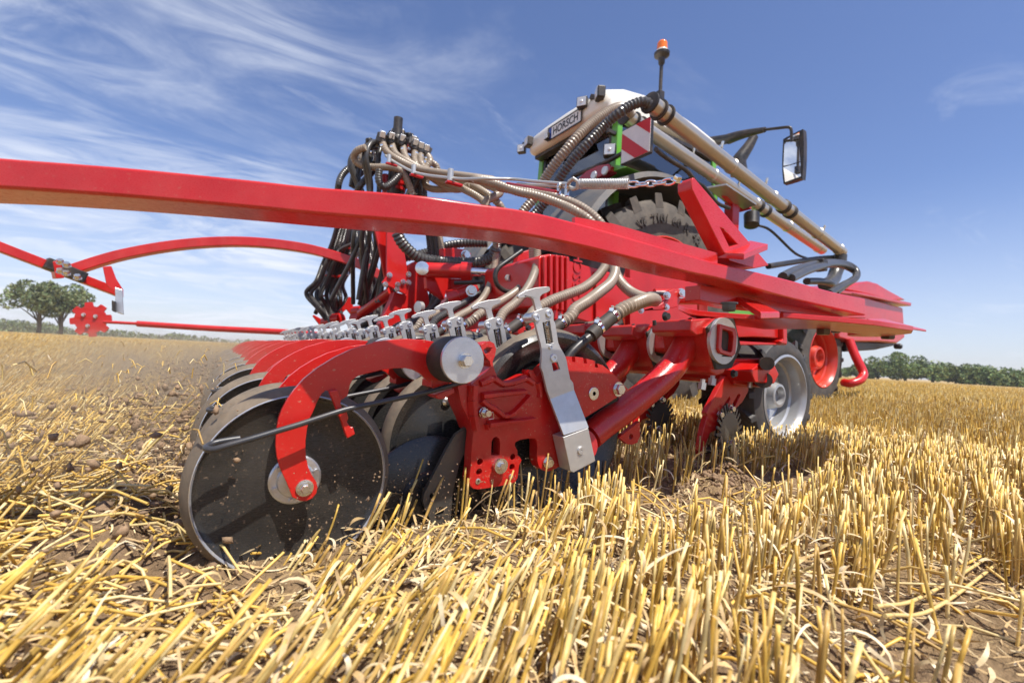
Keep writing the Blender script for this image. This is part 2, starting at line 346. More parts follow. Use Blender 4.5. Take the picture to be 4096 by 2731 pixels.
# press wheel
WX, WZ, WR = (0.1447,0.1324,0.1724)
def wheel_profile(R0):
    return [(0.03, .006, 1), (R0*.55, .010, 1), (R0*.92, .014, 1), (R0*.978, .007, 2), (R0*.992, .0, 2), (R0*1.0, .003, 0), (R0*1.03, .008, 0), (R0*1.075, .020, 0), (R0*1.09, .034, 0), (R0*1.075, .050, 0), (R0*1.02, .062, 0), (R0*.9, .060, 1), (0.03, .055, 1)]
b = BM(); lathe(b, wheel_profile(WR), (WX, .965, WZ), (0, 1, 0), 96, 1)
PW = b.obj('press_wheel', ['tread', 'disc', 'rim'], CAST, ang=50)
HX, HZ, HR = (0.1407,0.1418,0.047)
b = BM(); lathe(b, [(HR, .004), (HR, .0), (HR*.93, -.003), (HR*.72, -.003), (HR*.66, -.010), (HR*.35, -.012), (.008, -.012)], (HX, .968, HZ), (0, 1, 0), 48)
for k in range(6):
    t = R(60*k+22); bolt(b, (HX+HR*.82*math.cos(t), .965, HZ+HR*.82*math.sin(t)), (0, -1, 0), .0042, .004, 1.3)
b.obj('wheel_hub', 'zinc', CAST, ang=30)
# curved arm that carries the press wheel
arm = [(0.1474,0.1099),(0.1326,0.1186),(0.1267,0.1332),(0.1216,0.1461),(0.1144,0.1606),(0.1063,0.1796),(0.1012,0.1983),(0.0985,0.2153),(0.0979,0.2351),(0.0983,0.2488),(0.1006,0.2671),(0.1051,0.2824),(0.1124,0.2993),(0.1232,0.318),(0.1384,0.3387),(0.1607,0.3599),(0.1898,0.3809),(0.2204,0.3983),(0.2609,0.4137),(0.269,0.4171),(0.3035,0.4235),(0.3304,0.4269),(0.3679,0.4277),(0.4072,0.4243),(0.4385,0.4107),(0.4651,0.3873),(0.45,0.3602),(0.4224,0.3445),(0.3959,0.3394),(0.3902,0.3362),(0.383,0.3419),(0.3688,0.3543),(0.3532,0.3619),(0.3344,0.3651),(0.311,0.3639),(0.2865,0.3604),(0.2563,0.3521),(0.2384,0.3468),(0.2275,0.3388),(0.2233,0.3288),(0.2212,0.3155),(0.2202,0.3072),(0.2092,0.2986),(0.2013,0.3006),(0.1911,0.3137),(0.1785,0.3172),(0.1721,0.3112),(0.1654,0.2975),(0.1586,0.2769),(0.1535,0.2643),(0.15,0.2454),(0.1488,0.2234),(0.1494,0.2092),(0.1516,0.1917),(0.1565,0.1724),(0.1633,0.1576),(0.1732,0.1424),(0.1758,0.131),(0.1746,0.1216),(0.1677,0.1126),(0.1577,0.1086)]
b = BM(); prism(b, arm, .932, .944); b.obj('wheel_arm', 'red', CAST, bevel=0.0012, ang=30)
q = [(0.1527,0.1341)][0]
b = BM(); lathe(b, [(.0155, 0), (.0155, .003), (.0115, .0035), (.0115, .006)], (q[0], .932, q[1]), (0, -1, 0), 32); bolt(b, (q[0], .926, q[1]), (0, -1, 0), .0082, .007, 0); cyl(b, (q[0], .93, q[1]), (q[0], .97, q[1]), .012)
b.obj('axle_bolt', 'bolt', CAST, ang=30)
# rod clip
b = BM()
clip = [(0.1811,0.3166),(0.1961,0.3207),(0.205,0.3022),(0.204,0.2933),(0.2087,0.2819),(0.2158,0.281),(0.2208,0.2646),(0.218,0.2582),(0.225,0.2474),(0.2301,0.248),(0.2355,0.2331),(0.2209,0.2253),(0.2136,0.2422),(0.2078,0.2585),(0.1989,0.2765),(0.1917,0.2942)]
prism(b, clip, .916, .930); b.obj('rod_clip', 'red', CAST, bevel=.002)
b = BM()
tube(b, [(0.5128,0.985,0.3393),(0.4787,0.952,0.3352),(0.4273,0.926,0.3268),(0.3909,0.918,0.3185),(0.3555,0.913,0.3114),(0.2843,0.908,0.2976),(0.2195,0.905,0.2851),(0.1889,0.902,0.2768),(0.132,0.898,0.259),(0.0923,0.896,0.2475),(0.0547,0.893,0.2369),(0.0239,0.892,0.2287),(0.0056,0.893,0.2232),(-0.0041,0.898,0.2224),(-0.007,0.91,0.223),(-0.004,0.92,0.2243),(0.0051,0.926,0.2276),(0.0194,0.928,0.23),(0.0416,0.93,0.2324)], .0054, 12, step=.006)
b.obj('guard_rod', 'rod', CAST, ang=60)
# rubber torsion mount
q = [(0.4257,0.3889)][0]
b = BM(); lathe(b, [(.0475, .0, 0), (.049, .003, 0), (.051, .045, 0), (.050, .100, 0)], (q[0]+.004, .852, q[1]), (0, 1, 0), 56, 0); b.obj('rubber_mount', 'rubber', CAST, ang=40)
b = BM(); lathe(b, [(.0485, .008), (.0485, .001), (.0475, 0), (.004, 0)], (q[0], .844, q[1]), (0, 1, 0), 64)
b.obj('mount_plate', 'zinc', CAST, ang=30)
b = BM(); bolt(b, (q[0]+.003, .844, q[1]-.001), (0, -1, 0), .0130, .016, 1.25, 0); b.obj('mount_bolt', 'bolt', CAST, ang=30)
b = BM(); prism(b, [(0.4,0.3397),(0.4,0.3249),(0.4102,0.3213),(0.4281,0.3252),(0.4481,0.3349),(0.46,0.3446),(0.4264,0.3515)], .945, 1.0); prism(b, [(0.4111,0.3064),(0.4197,0.298),(0.4319,0.298),(0.46,0.3122),(0.4562,0.3226),(0.4328,0.3158)], .945, 1.0)
b.obj('mount_bracket', 'cast', CAST, bevel=.002)
# depth lever
head = [(0.6523,0.5093),(0.6557,0.517),(0.6758,0.5254),(0.6978,0.5323),(0.7107,0.529),(0.7168,0.5188),(0.7184,0.5017),(0.7238,0.4946),(0.7374,0.4448),(0.7452,0.4322),(0.7617,0.4134),(0.7689,0.3984),(0.7763,0.3723),(0.7842,0.3505),(0.7943,0.3419),(0.799,0.3231),(0.7197,0.2991),(0.709,0.3193),(0.6977,0.3509),(0.6913,0.3677),(0.6854,0.3781),(0.6861,0.4161),(0.6817,0.4349),(0.674,0.4534),(0.6655,0.4759),(0.66,0.4901),(0.6539,0.4959)]
slotL = [(0.6833,0.4917),(0.7062,0.4984),(0.7206,0.4433),(0.6986,0.4385)]
slot2 = [(0.7196,0.3908),(0.7379,0.3945),(0.7474,0.3763),(0.7264,0.3696)]
b = BM(); prism(b, head, .926, .934, [slotL, slot2])
LA, LB = [(0.7197,0.2991),(0.799,0.3231)]; LC, LD = [(0.7495,0.2099),(0.8334,0.2263)]
hexa(b, [V((LA[0], .926, LA[1])), V((LB[0], .926, LB[1])), V((LD[0], .900, LD[1])), V((LC[0], .900, LC[1]))], [V((LA[0], .934, LA[1])), V((LB[0], .934, LB[1])), V((LD[0], .908, LD[1])), V((LC[0], .908, LC[1]))])
b.obj('depth_lever', 'galv', CAST, bevel=.0012, ang=20)
b = BM(); blk = [(0.7468,0.2055),(0.8301,0.2257),(0.8616,0.1376),(0.8502,0.1332),(0.7875,0.1132),(0.7764,0.1174),(0.7629,0.159)]
prism(b, blk, .899, .945); b.obj('lever_foot', 'galv', CAST, bevel=.0015, ang=25)
b = BM(); prism(b, [(0.6106,0.5523),(0.6157,0.5575),(0.6314,0.5674),(0.6639,0.5795),(0.6952,0.5862),(0.706,0.5867),(0.7095,0.582),(0.708,0.5759),(0.7002,0.5712),(0.6859,0.5652),(0.6784,0.5579),(0.6784,0.5508),(0.6816,0.5415),(0.6884,0.5272),(0.6929,0.4976),(0.6748,0.4918),(0.6689,0.5189),(0.6629,0.5352),(0.6568,0.5494),(0.6463,0.5532),(0.6325,0.5508),(0.6177,0.5461),(0.6119,0.5473)], .935, .944)
b.obj('lever_handle', 'galv', CAST, bevel=.0015, ang=25)
for q, rr in (([(0.6632,0.5028)][0], .0098), ([(0.7004,0.5165)][0], .0098), ([(0.7233,0.4042)][0], .0105), ([(0.712,0.432)][0], .0065)):
    b = BM(); lathe(b, [(rr, 0), (rr, .003), (rr*.86, .0042), (rr*.45, .0042), (rr*.42, .002), (rr*.1, .002)], (q[0], .926, q[1]), (0, -1, 0), 24)
    b.obj('lever_screw', 'zinc', CAST, ang=30)
b = BM(); q = [(0.6732,0.5044)][0]; lathe(b, [(.0125, 0), (.0125, .04)], (q[0]-.004, .936, q[1]), (0, 1, 0), 24); b.obj('lever_pin', 'zinc', CAST, ang=30)
b = BM(); q = [(0.6957,0.4943),(0.7107,0.4413)]; p0 = V((q[0][0], .931, q[0][1])); p1 = V((q[1][0], .931, q[1][1])); ax, uu, ww = frame(p1-p0); Ls = (p1-p0).length
tube(b, [p0+ax*Ls*i/150+(uu*math.cos(i*.5236)+ww*math.sin(i*.5236))*.0062 for i in range(151)], .0013, 5, smooth=False); b.obj('lever_spring', 'chrome', CAST, ang=60)
b = BM(); prism(b, [(0.6807,0.4963),(0.7122,0.5034),(0.7273,0.4387),(0.6979,0.4337)], .9365, .9385); b.obj('lever_backing', 'black', CAST)
# bolts of the casting
def one(name, fn, mats='bolt', ang=30):
    bb = BM(); fn(bb); return bb.obj(name, mats, CAST, ang=ang)
q0 = [(0.89,0.3115)][0]; one('socket_bolt', lambda b: lathe(b, [(.0185, 0), (.0185, .003), (.017, .004), (.006, .004), (.0055, -.001), (.001, -.001)], (q0[0], .95, q0[1]), (0, -1, 0), 40))
q1 = [(0.9858,0.3244)][0]; one('hex_bolt', lambda b: bolt(b, (q1[0], .95, q1[1]), (0, -1, 0), .0165, .014, 1.3))
q2 = [(0.7395,0.1327)][0]; one('hex_bolt', lambda b: bolt(b, (q2[0], .948, q2[1]), (0, -1, 0), .0125, .012, 1.25))
q3 = [(0.5891,0.1377)][0]
def adj(b):
    lathe(b, [(.0165, 0), (.0165, .009), (.0135, .0095), (.0135, .012), (.0185, .0122), (.0185, .0155)], (q3[0], .95, q3[1]), (0, -1, 0), 36); bolt(b, (q3[0], .935, q3[1]), (0, -1, 0), .0095, .008, 1.3)
one('adjuster_bolt', adj)
for q4 in ([(0.5355,0.1033)][0], [(0.6281,0.1055)][0]):
    one('plate_screw', lambda b: lathe(b, [(.0068, -.004), (.0068, .0015), (.005, .002), (.002, .002), (.002, 0)], (q4[0], .95, q4[1]), (0, -1, 0), 20))
q5 = [(0.5369,0.266)][0]
def nut(b):
    q = q5; bolt(b, (q[0], .945, q[1]), (0, -1, 0), .0125, .008, 1.0); cyl(b, (q[0]+.002, .94, q[1]), (q[0]+.002, .922, q[1]), .0075, 16)
    tube(b, [(q[0]+.002, .928, q[1]), (q[0]+.012, .926, q[1]+.006), (q[0]+.020, .926, q[1]-.006), (q[0]+.014, .927, q[1]-.018), (q[0]+.006, .928, q[1]-.014)], .0008, 6)
one('pinned_nut', nut)
# gauge wheel behind the casting
b = BM(); GR = .272
lathe(b, [(.05, .03, 1), (GR*.70, .030, 1), (GR*.78, .012, 1), (GR*.90, .004, 1), (GR*.955, .014, 0), (GR*.985, .026, 0), (GR, .042, 0), (GR*.985, .058, 0), (GR*.93, .07, 0), (GR*.7, .07, 1), (.05, .07, 1)], (.800, .992, .218), (0, 1, 0), 96, 1)
for k in range(5):
    t = R(72*k+30); lathe(b, [(.012, 0, 2), (.012, .006, 2), (.008, .010, 2)], (.800+.17*math.cos(t), 1.018, .218+.17*math.sin(t)), (0, -1, 0), 12, 2)
b.obj('gauge_wheel', ['tread', 'disc', 'bolt'], CAST, ang=45)
# dark support wheel between the closing disc and the next row
b = BM(); SR = .203; sx, sz = .545, .172
lathe(b, [(.03, .012, 1), (SR*.45, .012, 1), (SR*.62, .024, 1), (SR*.80, .026, 1), (SR*.84, .004, 1), (SR*.93, .0, 0), (SR*.98, .010, 0), (SR, .026, 0), (SR*.98, .044, 0), (SR*.9, .052, 0), (.03, .05, 1)], (sx, 1.068, sz), (0, 1, 0), 72, 1)
for k in range(5):
    t = R(72*k+40); lathe(b, [(.012, 0, 2), (.012, .008, 2), (.007, .012, 2)], (sx+SR*.55*math.cos(t), 1.086, sz+SR*.55*math.sin(t)), (0, -1, 0), 12, 2)
b.obj('support_wheel', ['tread', 'disc', 'bolt'], CAST, ang=40)
# small closing disc with its dark arm
DX, DZ, DR = (0.4487,0.0383,0.1599)
b = BM(); lathe(b, [(.02, -.012), (DR*.45, -.012), (DR*.5, -.004), (DR*.94, .006), (DR, .010), (DR, .018), (DR*.5, .006), (.02, .006)], (DX, 1.03, DZ), (0, 1, 0), 72)
for k in range(6): t = R(60*k); bolt(b, (DX+DR*.36*math.cos(t), 1.018, DZ+DR*.36*math.sin(t)), (0, -1, 0), .006, .004, 1.2)
b.obj('closing_disc', 'disc', CAST, ang=35)
b = BM(); hh = [[(0.4384,0.0696),(0.4447,0.0689)], [(0.4599,0.0301),(0.4707,0.0286)]]
prism(b, [(0.532,0.2339),(0.4906,0.2091),(0.4707,0.1783),(0.4422,0.1235),(0.4183,0.0758),(0.4164,0.0588),(0.4273,0.0325),(0.4414,0.0074),(0.4531,-0.0117),(0.4899,-0.0174),(0.4908,0.0695),(0.5042,0.1361),(0.516,0.1635),(0.5348,0.1908)], .990, 1.002, [circ(h[0][0], h[0][1], h[1][0]-h[0][0], 14) for h in hh])
b.obj('disc_arm', 'steel', CAST, bevel=.0012)
# swinging arm up to the bar, its mount, clamp and seed tube
b = BM(); P = [(0.9317,1,0.1823),(0.9866,1,0.2146),(1.0725,1,0.2581),(1.1644,1,0.3102),(1.2545,1,0.3688),(1.3116,1,0.4185),(1.3588,0.995,0.4869),(1.3685,0.99,0.5136),(1.3647,0.985,0.5363)]
tube(b, P, (.040, .046), 28, step=.02)
prism(b, [(1.0417,0.1746),(1.1313,0.2203),(1.1344,0.1727),(1.1241,0.1549),(1.1018,0.1496),(1.0794,0.1521)], .99, 1.006, [circ(*[(1.0946,0.1746)][0], .009)])
cyl(b, [(0.8543,0.955,0.1686)][0], [(0.9214,1.03,0.1504)][0], .048, 32)
b.obj('swing_arm', 'cast', CAST, ang=50)
b = BM(); mnt = [(1.3242,0.5308),(1.3741,0.5647),(1.4275,0.5758),(1.4922,0.5617),(1.5153,0.4768),(1.4628,0.4043),(1.3804,0.396),(1.3603,0.4241)]
prism(b, mnt, .905, 1.085)
prism(b, [(1.2644,0.5153),(1.2662,0.5526),(1.3739,0.568),(1.3737,0.5348),(1.3345,0.5099),(1.2954,0.5016)], .915, 1.075)
prism(b, [(1.3728,0.4081),(1.4379,0.4161),(1.4652,0.4043),(1.4543,0.3856),(1.412,0.3762),(1.3788,0.3864)], .915, 1.06)
b.obj('arm_mount', 'cast', CAST, bevel=.006, ang=30)
b = BM(); prism(b, [(1.3198,0.5304),(1.3718,0.565),(1.4665,0.5738),(1.5153,0.4768),(1.4628,0.4043),(1.3781,0.396),(1.3626,0.4242)], .893, .904); b.obj('rubber_pad', 'rubber', CAST, bevel=.003)
cc = [(1.4005,0.4924)][0]; ob = [(1.359,0.5469),(1.4491,0.5378),(1.4601,0.5189),(1.4547,0.451),(1.436,0.4412),(1.3676,0.4494),(1.3554,0.4623),(1.3574,0.5358)]
b = BM(); prism(b, [(cc[0]+.077*math.cos(t), cc[1]+.077*math.sin(t)) for t in [R(6*k) for k in range(60)]], .885, .897, [ob]); b.obj('mount_clamp', 'galv', CAST, bevel=.003, ang=40)
for q in ([(1.1489,0.5519)][0], [(1.5214,0.3857)][0]):
    b = BM(); bolt(b, (q[0], .925, q[1]), (0, -1, 0), .012, .012, 1.2); b.obj('mount_screw', 'rod', CAST, ang=30)
q = [(1.1822,0.99,0.5297),(1.1772,0.99,0.5441),(1.3131,0.95,0.5451),(1.3045,0.95,0.5623)]
for i in (0, 2):
    b = BM(); cyl(b, q[i], q[i+1], .006, 8); b.obj('grease_nipple', 'rod', CAST, ang=30)
b = BM(); tube(b, [(0.818,1,0.3839),(0.8402,1,0.4179),(0.8757,1,0.4485),(0.9287,1,0.4839)], .0145, 16); b.obj('seed_tube', 'black', CAST, ang=60)
b = BM(); P = [(0.9143,1,0.4755),(0.9443,1,0.5),(0.9835,1,0.5284),(1.0242,1,0.5552)]; tube(b, [V(p) for p in P], .0215, 20); b.obj('hose_sleeve', 'rubber', CAST, ang=45)
for qa, qb in (([(0.9395,1,0.4971)][0], [(0.9491,1,0.5041)][0]), ([(0.9969,1,0.5372)][0], [(1.0071,1,0.5446)][0])):
    b = BM(); qa = V(qa); qb = V(qb); d = (qb-qa).normalized(); cyl(b, qa, qa+d*.010, .0228, 28); c = qa + d*.005 + V((-.010, -.008, .021))
    box(b, c, (.009, .018, .010)); bolt(b, c+V((0, 0, .004)), (-.3, -.2, 1), .0045, .007, 0)
    b.obj('hose_clamp', 'chrome', CAST, ang=30)
b = BM(); q = [(0.8065,0.1691),(0.7858,0.1182),(0.8439,0.1306)]
lathe(b, [(.0105, 0), (.0105, .003), (.0095, .0045), (.0025, .0045), (.0025, .003)], (q[0][0], .899, q[0][1]), (0, -1, 0), 28); b.obj('foot_bolt', 'galv', CAST, ang=30)
for i in (1, 2):
    b = BM(); cyl(b, (q[i][0], .915, q[i][1]+.008), (q[i][0]+.001, .915, q[i][1]-.006), .005, 8); b.obj('foot_screw', 'bolt', CAST, ang=30)
PARTS = list(CAST.children)
NEAR = {'press_wheel', 'wheel_hub', 'wheel_arm', 'guard_rod', 'rubber_mount', 'mount_plate', 'depth_lever', 'lever_handle', 'lever_screw', 'lever_spring', 'lever_backing', 'gauge_wheel', 'support_wheel', 'closing_disc', 'swing_arm', 'arm_mount', 'seed_tube', 'hose_sleeve', 'hose_clamp', 'mount_bracket', 'rod_clip', 'lever_pin'}
FAR = {'press_wheel', 'wheel_arm', 'rubber_mount', 'mount_plate', 'depth_lever', 'lever_handle', 'lever_screw', 'gauge_wheel', 'swing_arm', 'arm_mount', 'hose_sleeve'}
for k in range(1, 22):
    c = CAST.copy(); COL.objects.link(c); c.parent = DRILL; c.location = CASTLOC + V((0, SP*k, 0))
    for ch in PARTS:
        nm = ch.name.split('.')[0]
        if k >= 5 and nm not in NEAR: continue
        if k >= 11 and nm not in FAR: continue
        d = ch.copy(); COL.objects.link(d); d.parent = c
    if k: c.location.z += (0, -.012, 0.0, -.016, .004, -.012)[k % 6]; c.location.x += (0, .004, -.006, .007, -.003, .002, -.005)[k % 7]
# the square bar that carries the coulters
b = BM(); oz = ob; oc = [(cc[0]+(x-cc[0])*.80, cc[1]+(z-cc[1])*.82) for x, z in ob]; oi = [(cc[0]+(x-cc[0])*.62, cc[1]+(z-cc[1])*.70) for x, z in ob]
prism(b, [(cc[0]+(x-cc[0])*.97, cc[1]+(z-cc[1])*.97) for x, z in ob], .876, 6.4, [oi]); b.obj('toolbar', 'red', DRILL, bevel=.002, ang=30)

# ---- the long beam that crosses in front, with its lever, spring and cable
bt = [(-0.4091,1.0721,0.6653),(-0.3013,1.0148,0.6642),(-0.1429,0.9368,0.6671),(0.0252,0.8586,0.6671),(0.114,0.8194,0.6669),(0.2572,0.7453,0.6681),(0.3684,0.7213,0.6721),(0.4797,0.7149,0.6812),(0.6184,0.7208,0.686),(0.7776,0.7197,0.6836),(0.9692,0.7193,0.6804),(1.1273,0.7189,0.68),(1.4292,0.7187,0.6851),(1.7554,0.7162,0.6841),(2.0165,0.7148,0.6901)]
bb_ = [(-0.4056,1.0721,0.6124),(-0.2982,1.0148,0.6166),(-0.1399,0.9368,0.6201),(0.0282,0.8586,0.621),(0.117,0.8194,0.6211),(0.2602,0.7453,0.6205),(0.3714,0.7213,0.6265),(0.4827,0.7149,0.6335),(0.6214,0.7208,0.6392),(0.7805,0.7197,0.6377),(0.9721,0.7193,0.6355),(1.1301,0.7189,0.6371),(1.4328,0.7187,0.6289),(1.7591,0.7162,0.6276),(2.0206,0.7148,0.6277)]
bt = [V(bt[0])+(V(bt[0])-V(bt[1]))*4]+list(bt); bb_ = [V(bb_[0])+(V(bb_[0])-V(bb_[1]))*4]+list(bb_)
T = cat(bt, 5); Bt = cat(bb_, 5); b = BM(); n = len(T); vs = []
for i in range(n):
    d = T[min(i+1, n-1)]-T[max(i-1, 0)]; d.z = 0; d.normalize(); off = V((-d.y, d.x, 0))*.088
    if off.y < 0: off = -off
    vs += [T[i], T[i]+off, Bt[i]+off, Bt[i]]
fs = [(i*4+k, i*4+(k+1) % 4, (i+1)*4+(k+1) % 4, (i+1)*4+k) for i in range(n-1) for k in range(4)] + [(0, 1, 2, 3), tuple((n-1)*4+k for k in range(4))]
b.add(vs, fs); BEAM = b.obj('marker_beam', 'beam', DRILL, bevel=.0058, ang=30, seg=3)
b = BM(); prism(b, [(0.9932,0.8786),(0.9987,0.8889),(1.0057,0.8896),(1.3797,0.7195),(1.3052,0.699),(1.1713,0.7006),(1.1399,0.7219),(0.9963,0.8577)], 0.735, 0.779, [[(1.1261,0.7826),(1.1409,0.7832),(1.2091,0.7532),(1.1718,0.7393)]]); b.obj('beam_lever', 'beam', BEAM, bevel=.0035)
b = BM(); tp = [V(p) for p in [(0.6288,0.7546,0.7104),(0.7312,0.7423,0.7141),(0.8571,0.7447,0.7149),(0.9855,0.7454,0.7153),(1.1329,0.7459,0.7165)]]; bt_ = [V(p) for p in [(0.63,0.7546,0.6931),(0.7332,0.7423,0.6841),(0.8592,0.7447,0.683),(0.9876,0.7454,0.6826),(1.1351,0.7459,0.6823)]]
for i in range(4): hexa(b, [tp[i], tp[i+1], bt_[i+1], bt_[i]], [q+V((0, .01, 0)) for q in (tp[i], tp[i+1], bt_[i+1], bt_[i])])
b.obj('beam_plate', 'beam', BEAM)
b = BM(); prism(b, [(1.124,0.6315),(1.2859,0.6404),(1.5762,0.6408),(2.2341,0.6503),(2.2348,0.6393),(1.9431,0.6188),(1.2895,0.5854),(1.1267,0.5895)], .79, .84); b.obj('beam_rail', 'red', BEAM, bevel=.003)
def slab(name, top, dz, parent, mats='beam', bevel=.004):
    bb = BM(); t = [V(p) for p in top]; hexa(bb, [p-V((0, 0, dz)) for p in t], t); return bb.obj(name, mats, parent, bevel=bevel)
slab('stop_pad', [(1.1573,0.7655,0.727),(1.3127,0.7583,0.7872),(1.2877,0.6922,0.7598),(1.1368,0.6726,0.7041)], .017, BEAM, bevel=.002)
# plates under the beam
b = BM(); prism(b, [(1.1752,0.8988),(1.2637,0.9297),(1.3407,0.9345),(1.422,0.9145),(1.5228,0.8565),(1.4994,0.7497),(1.665,0.6837),(1.8387,0.6237),(2.082,0.5931),(2.2039,0.632),(2.3582,0.7784),(1.9218,0.8365),(1.8778,1.0199),(1.5959,1.0255),(1.3729,0.9926)], .572, .590, plane='Z'); PLATE = b.obj('mounting_plate', 'red', DRILL, bevel=.003)
slab('stop_pad', [(1.3304,0.8245,0.6373),(1.4541,0.8401,0.6412),(1.3389,0.6791,0.5717),(1.2134,0.6651,0.5579)], .020, PLATE)
slab('end_sheet', [(2.2028,0.7758,0.6358),(2.5616,0.8412,0.6731),(2.4495,0.6543,0.6067),(1.9353,0.652,0.5941)], .009, PLATE)
for q, rr in zip([(1.9349,0.8193,0.58),(2.1113,0.8482,0.5935),(2.3845,0.8387,0.6063),(2.3404,0.7488,0.5904),(1.0283,0.6411,0.5607)], (.024, .018, .021, .024, .017)):
    b = BM(); bolt(b, V(q), (0, 0, -1), rr, rr*1.1, 1.15); b.obj('plate_bolt', 'steel', PLATE, ang=30)
b = BM(); q = V([(2.3852,0.8387,0.5953)][0]); lathe(b, [(.068, 0), (.068, -.016), (.024, -.016)], q, (0, 0, 1), 28); b.obj('plate_washer', 'red', PLATE, ang=30)
def redbox(name, poly, y0, y1, mats='red', bevel=.005, parent=None):
    bb = BM(); prism(bb, poly, y0, y1); return bb.obj(name, mats, parent or DRILL, bevel=bevel)
redbox('frame_box', [(1.799,0.6043),(2.2092,0.6274),(2.2145,0.5459),(2.184,0.5555),(1.9605,0.5475),(1.8217,0.5342)], 1.1, 1.6)
redbox('frame_panel', [(2.3442,1.0796),(3.0962,1.0795),(3.1227,0.6714),(2.371,0.6666)], 2.2, 2.25)
redbox('frame_flange', [(2.1583,0.6185),(2.1991,0.6201),(2.2036,0.5282),(2.1471,0.5308),(2.145,0.5413),(2.1664,0.5503)], 1.08, 1.5)
redbox('frame_beam', [(1.8226,0.5202),(2.238,0.5348),(2.2384,0.5278),(1.8238,0.5028)], 1.1, 1.7)
redbox('hinge_bracket', [(1.5736,0.6387),(1.5841,0.6454),(1.6888,0.6754),(1.7424,0.7067),(1.7589,0.7282),(1.7633,0.7524),(1.7958,0.7668),(1.8702,0.7707),(1.8932,0.732),(1.8484,0.7188),(1.8259,0.6822),(1.7191,0.6573)], 1.4, 1.43, 'cast')
for q, rr in (([(1.8463,1.4,0.7508)][0], .020), ([(1.7452,1.4,0.7286)][0], .015), ([(1.7446,1.4,0.6728)][0], .013), ([(1.5735,1.4,0.6405)][0], .012)):
    b = BM(); bolt(b, V(q), (-.5, -1, 0), rr, None, 1.2, stud=.01); b.obj('hinge_bolt', 'bolt', DRILL, ang=30)
b = BM(); cyl(b, [(2.0722,1.75,0.7904)][0], [(2.3193,1.6,0.8072)][0], .045, 24); b.obj('frame_tube', 'red', DRILL, ang=40)
b = BM(); tube(b, [(1.7336,1.6,0.7295),(1.7136,1.55,0.7376),(1.7452,1.5,0.7453),(1.8554,1.5,0.7587)], .011, 10); b.obj('brake_line', 'black', DRILL, ang=60)
# main frame members running along the row behind the levers
b = BM(); box(b, (1.62, 4.05, .70), (.16, 4.1, .16)); b.obj('main_frame', 'red', DRILL, bevel=.012)
b = BM(); box(b, (1.45, 4.1, .56), (.12, 4.2, .12)); b.obj('frame_rail', 'red', DRILL, bevel=.01)
b = BM(); box(b, (1.9, 4.1, .86), (.14, 3.6, .2)); b.obj('frame_rail', 'red', DRILL, bevel=.01)
for y in (2.1, 2.5, 2.9, 3.3):
    b = BM(); bar(b, (1.38, y, .50), (1.75, y, .72), .02, .10); b.obj('frame_gusset', 'cast', DRILL, bevel=.004)
# spring, chain and wire rope
b = BM(); p0, p1 = [V(p) for p in [(0.8258,0.98,0.8998),(0.8975,0.86,0.8827)]]
ax, uu, ww = frame(p1-p0); Ls = (p1-p0).length; nn = 30
tube(b, [p0+ax*Ls*i/(nn*12)+(uu*math.cos(i*math.pi/6)+ww*math.sin(i*math.pi/6))*.0128 for i in range(nn*12+1)], Ls/nn*.36, 6, smooth=False); b.obj('tension_spring', 'galv', DRILL, ang=60)
ch = [V(p) for p in [(0.8976,0.86,0.8815),(0.9175,0.83,0.8782),(0.9291,0.79,0.8727),(0.9474,0.755,0.8713)]]; C = resample(cat(ch, 6), .0215)
for i in range(len(C)-1):
    b = BM(); ax, uu, ww = frame(C[i+1]-C[i]); c = (C[i]+C[i+1])/2; s_ = (uu+ww).normalized() if i % 2 else (uu-ww).normalized(); h = .0162
    tube(b, [c+ax*h*math.cos(t)*(1 if abs(math.cos(t)) > .5 else 1)+s_*.0080*math.sin(t) for t in [2*math.pi*k/20 for k in range(21)]], .0032, 8, smooth=False, cap=False); b.obj('chain_link', 'chrome', DRILL, ang=60)
b = BM(); bolt(b, V([(0.946,0.745,0.869)][0]), (-.2, -.6, .6), .011, .012, 1.4); b.obj('shackle', 'chrome', DRILL, ang=30)
b = BM(); tube(b, [(0.9354,3.3,1.8207),(0.9268,3.1,1.7133),(0.9164,2.6,1.4701),(0.8523,1.9,1.204),(0.7896,1.5,1.0637),(0.9057,1.47,1.0832),(0.8834,1.3,1.0184),(0.8559,1.12,0.9506),(0.8462,1.05,0.9249)], (.0095, .0052), 8); b.obj('wire_rope', 'cable', DRILL, ang=60)
b = BM(); tube(b, [(0.917,1.45,1.0607),(0.8917,1.28,0.9998),(0.863,1.12,0.9432),(0.8468,1.05,0.9149),(0.8416,1.02,0.9),(0.8401,1,0.9013),(0.8359,1,0.9172),(0.8231,1,0.92),(0.8245,1.02,0.9203),(0.835,1.04,0.9191)], .0062, 8); b.obj('rope_loop', 'cable', DRILL, ang=60)
for q in [(0.8477,1.1,0.9322),(0.8389,1.05,0.913)]:
    b = BM(); lathe(b, [(.010, -.004), (.011, 0), (.010, .004)], V(q)+V((0, 0, .003)), (1, -.3, 0), 14); box(b, V(q)+V((0, 0, -.015)), (.008, .012, .022)); b.obj('rope_clip', 'bolt', DRILL, ang=30)
b = BM(); bar(b, *[(0.8686,1.45,1.0522),(0.8359,1.1,0.9137)], .008, .008); b.obj('hose_holder', 'red', DRILL, bevel=.002)
for q in [(0.922,3.1,1.6973),(0.9273,2.6,1.4629),(0.8574,1.9,1.1917)]:
    b = BM(); box(b, V(q)+V((0, 0, -.012)), (.08, .025, .010)); b.obj('rope_bracket', 'red', DRILL, bevel=.002)
    b = BM(); cyl(b, V(q)+V((-.02, 0, -.005)), V(q)+V((-.02, 0, .05)), .014, 12); b.obj('rope_guide', 'galv', DRILL, ang=30)
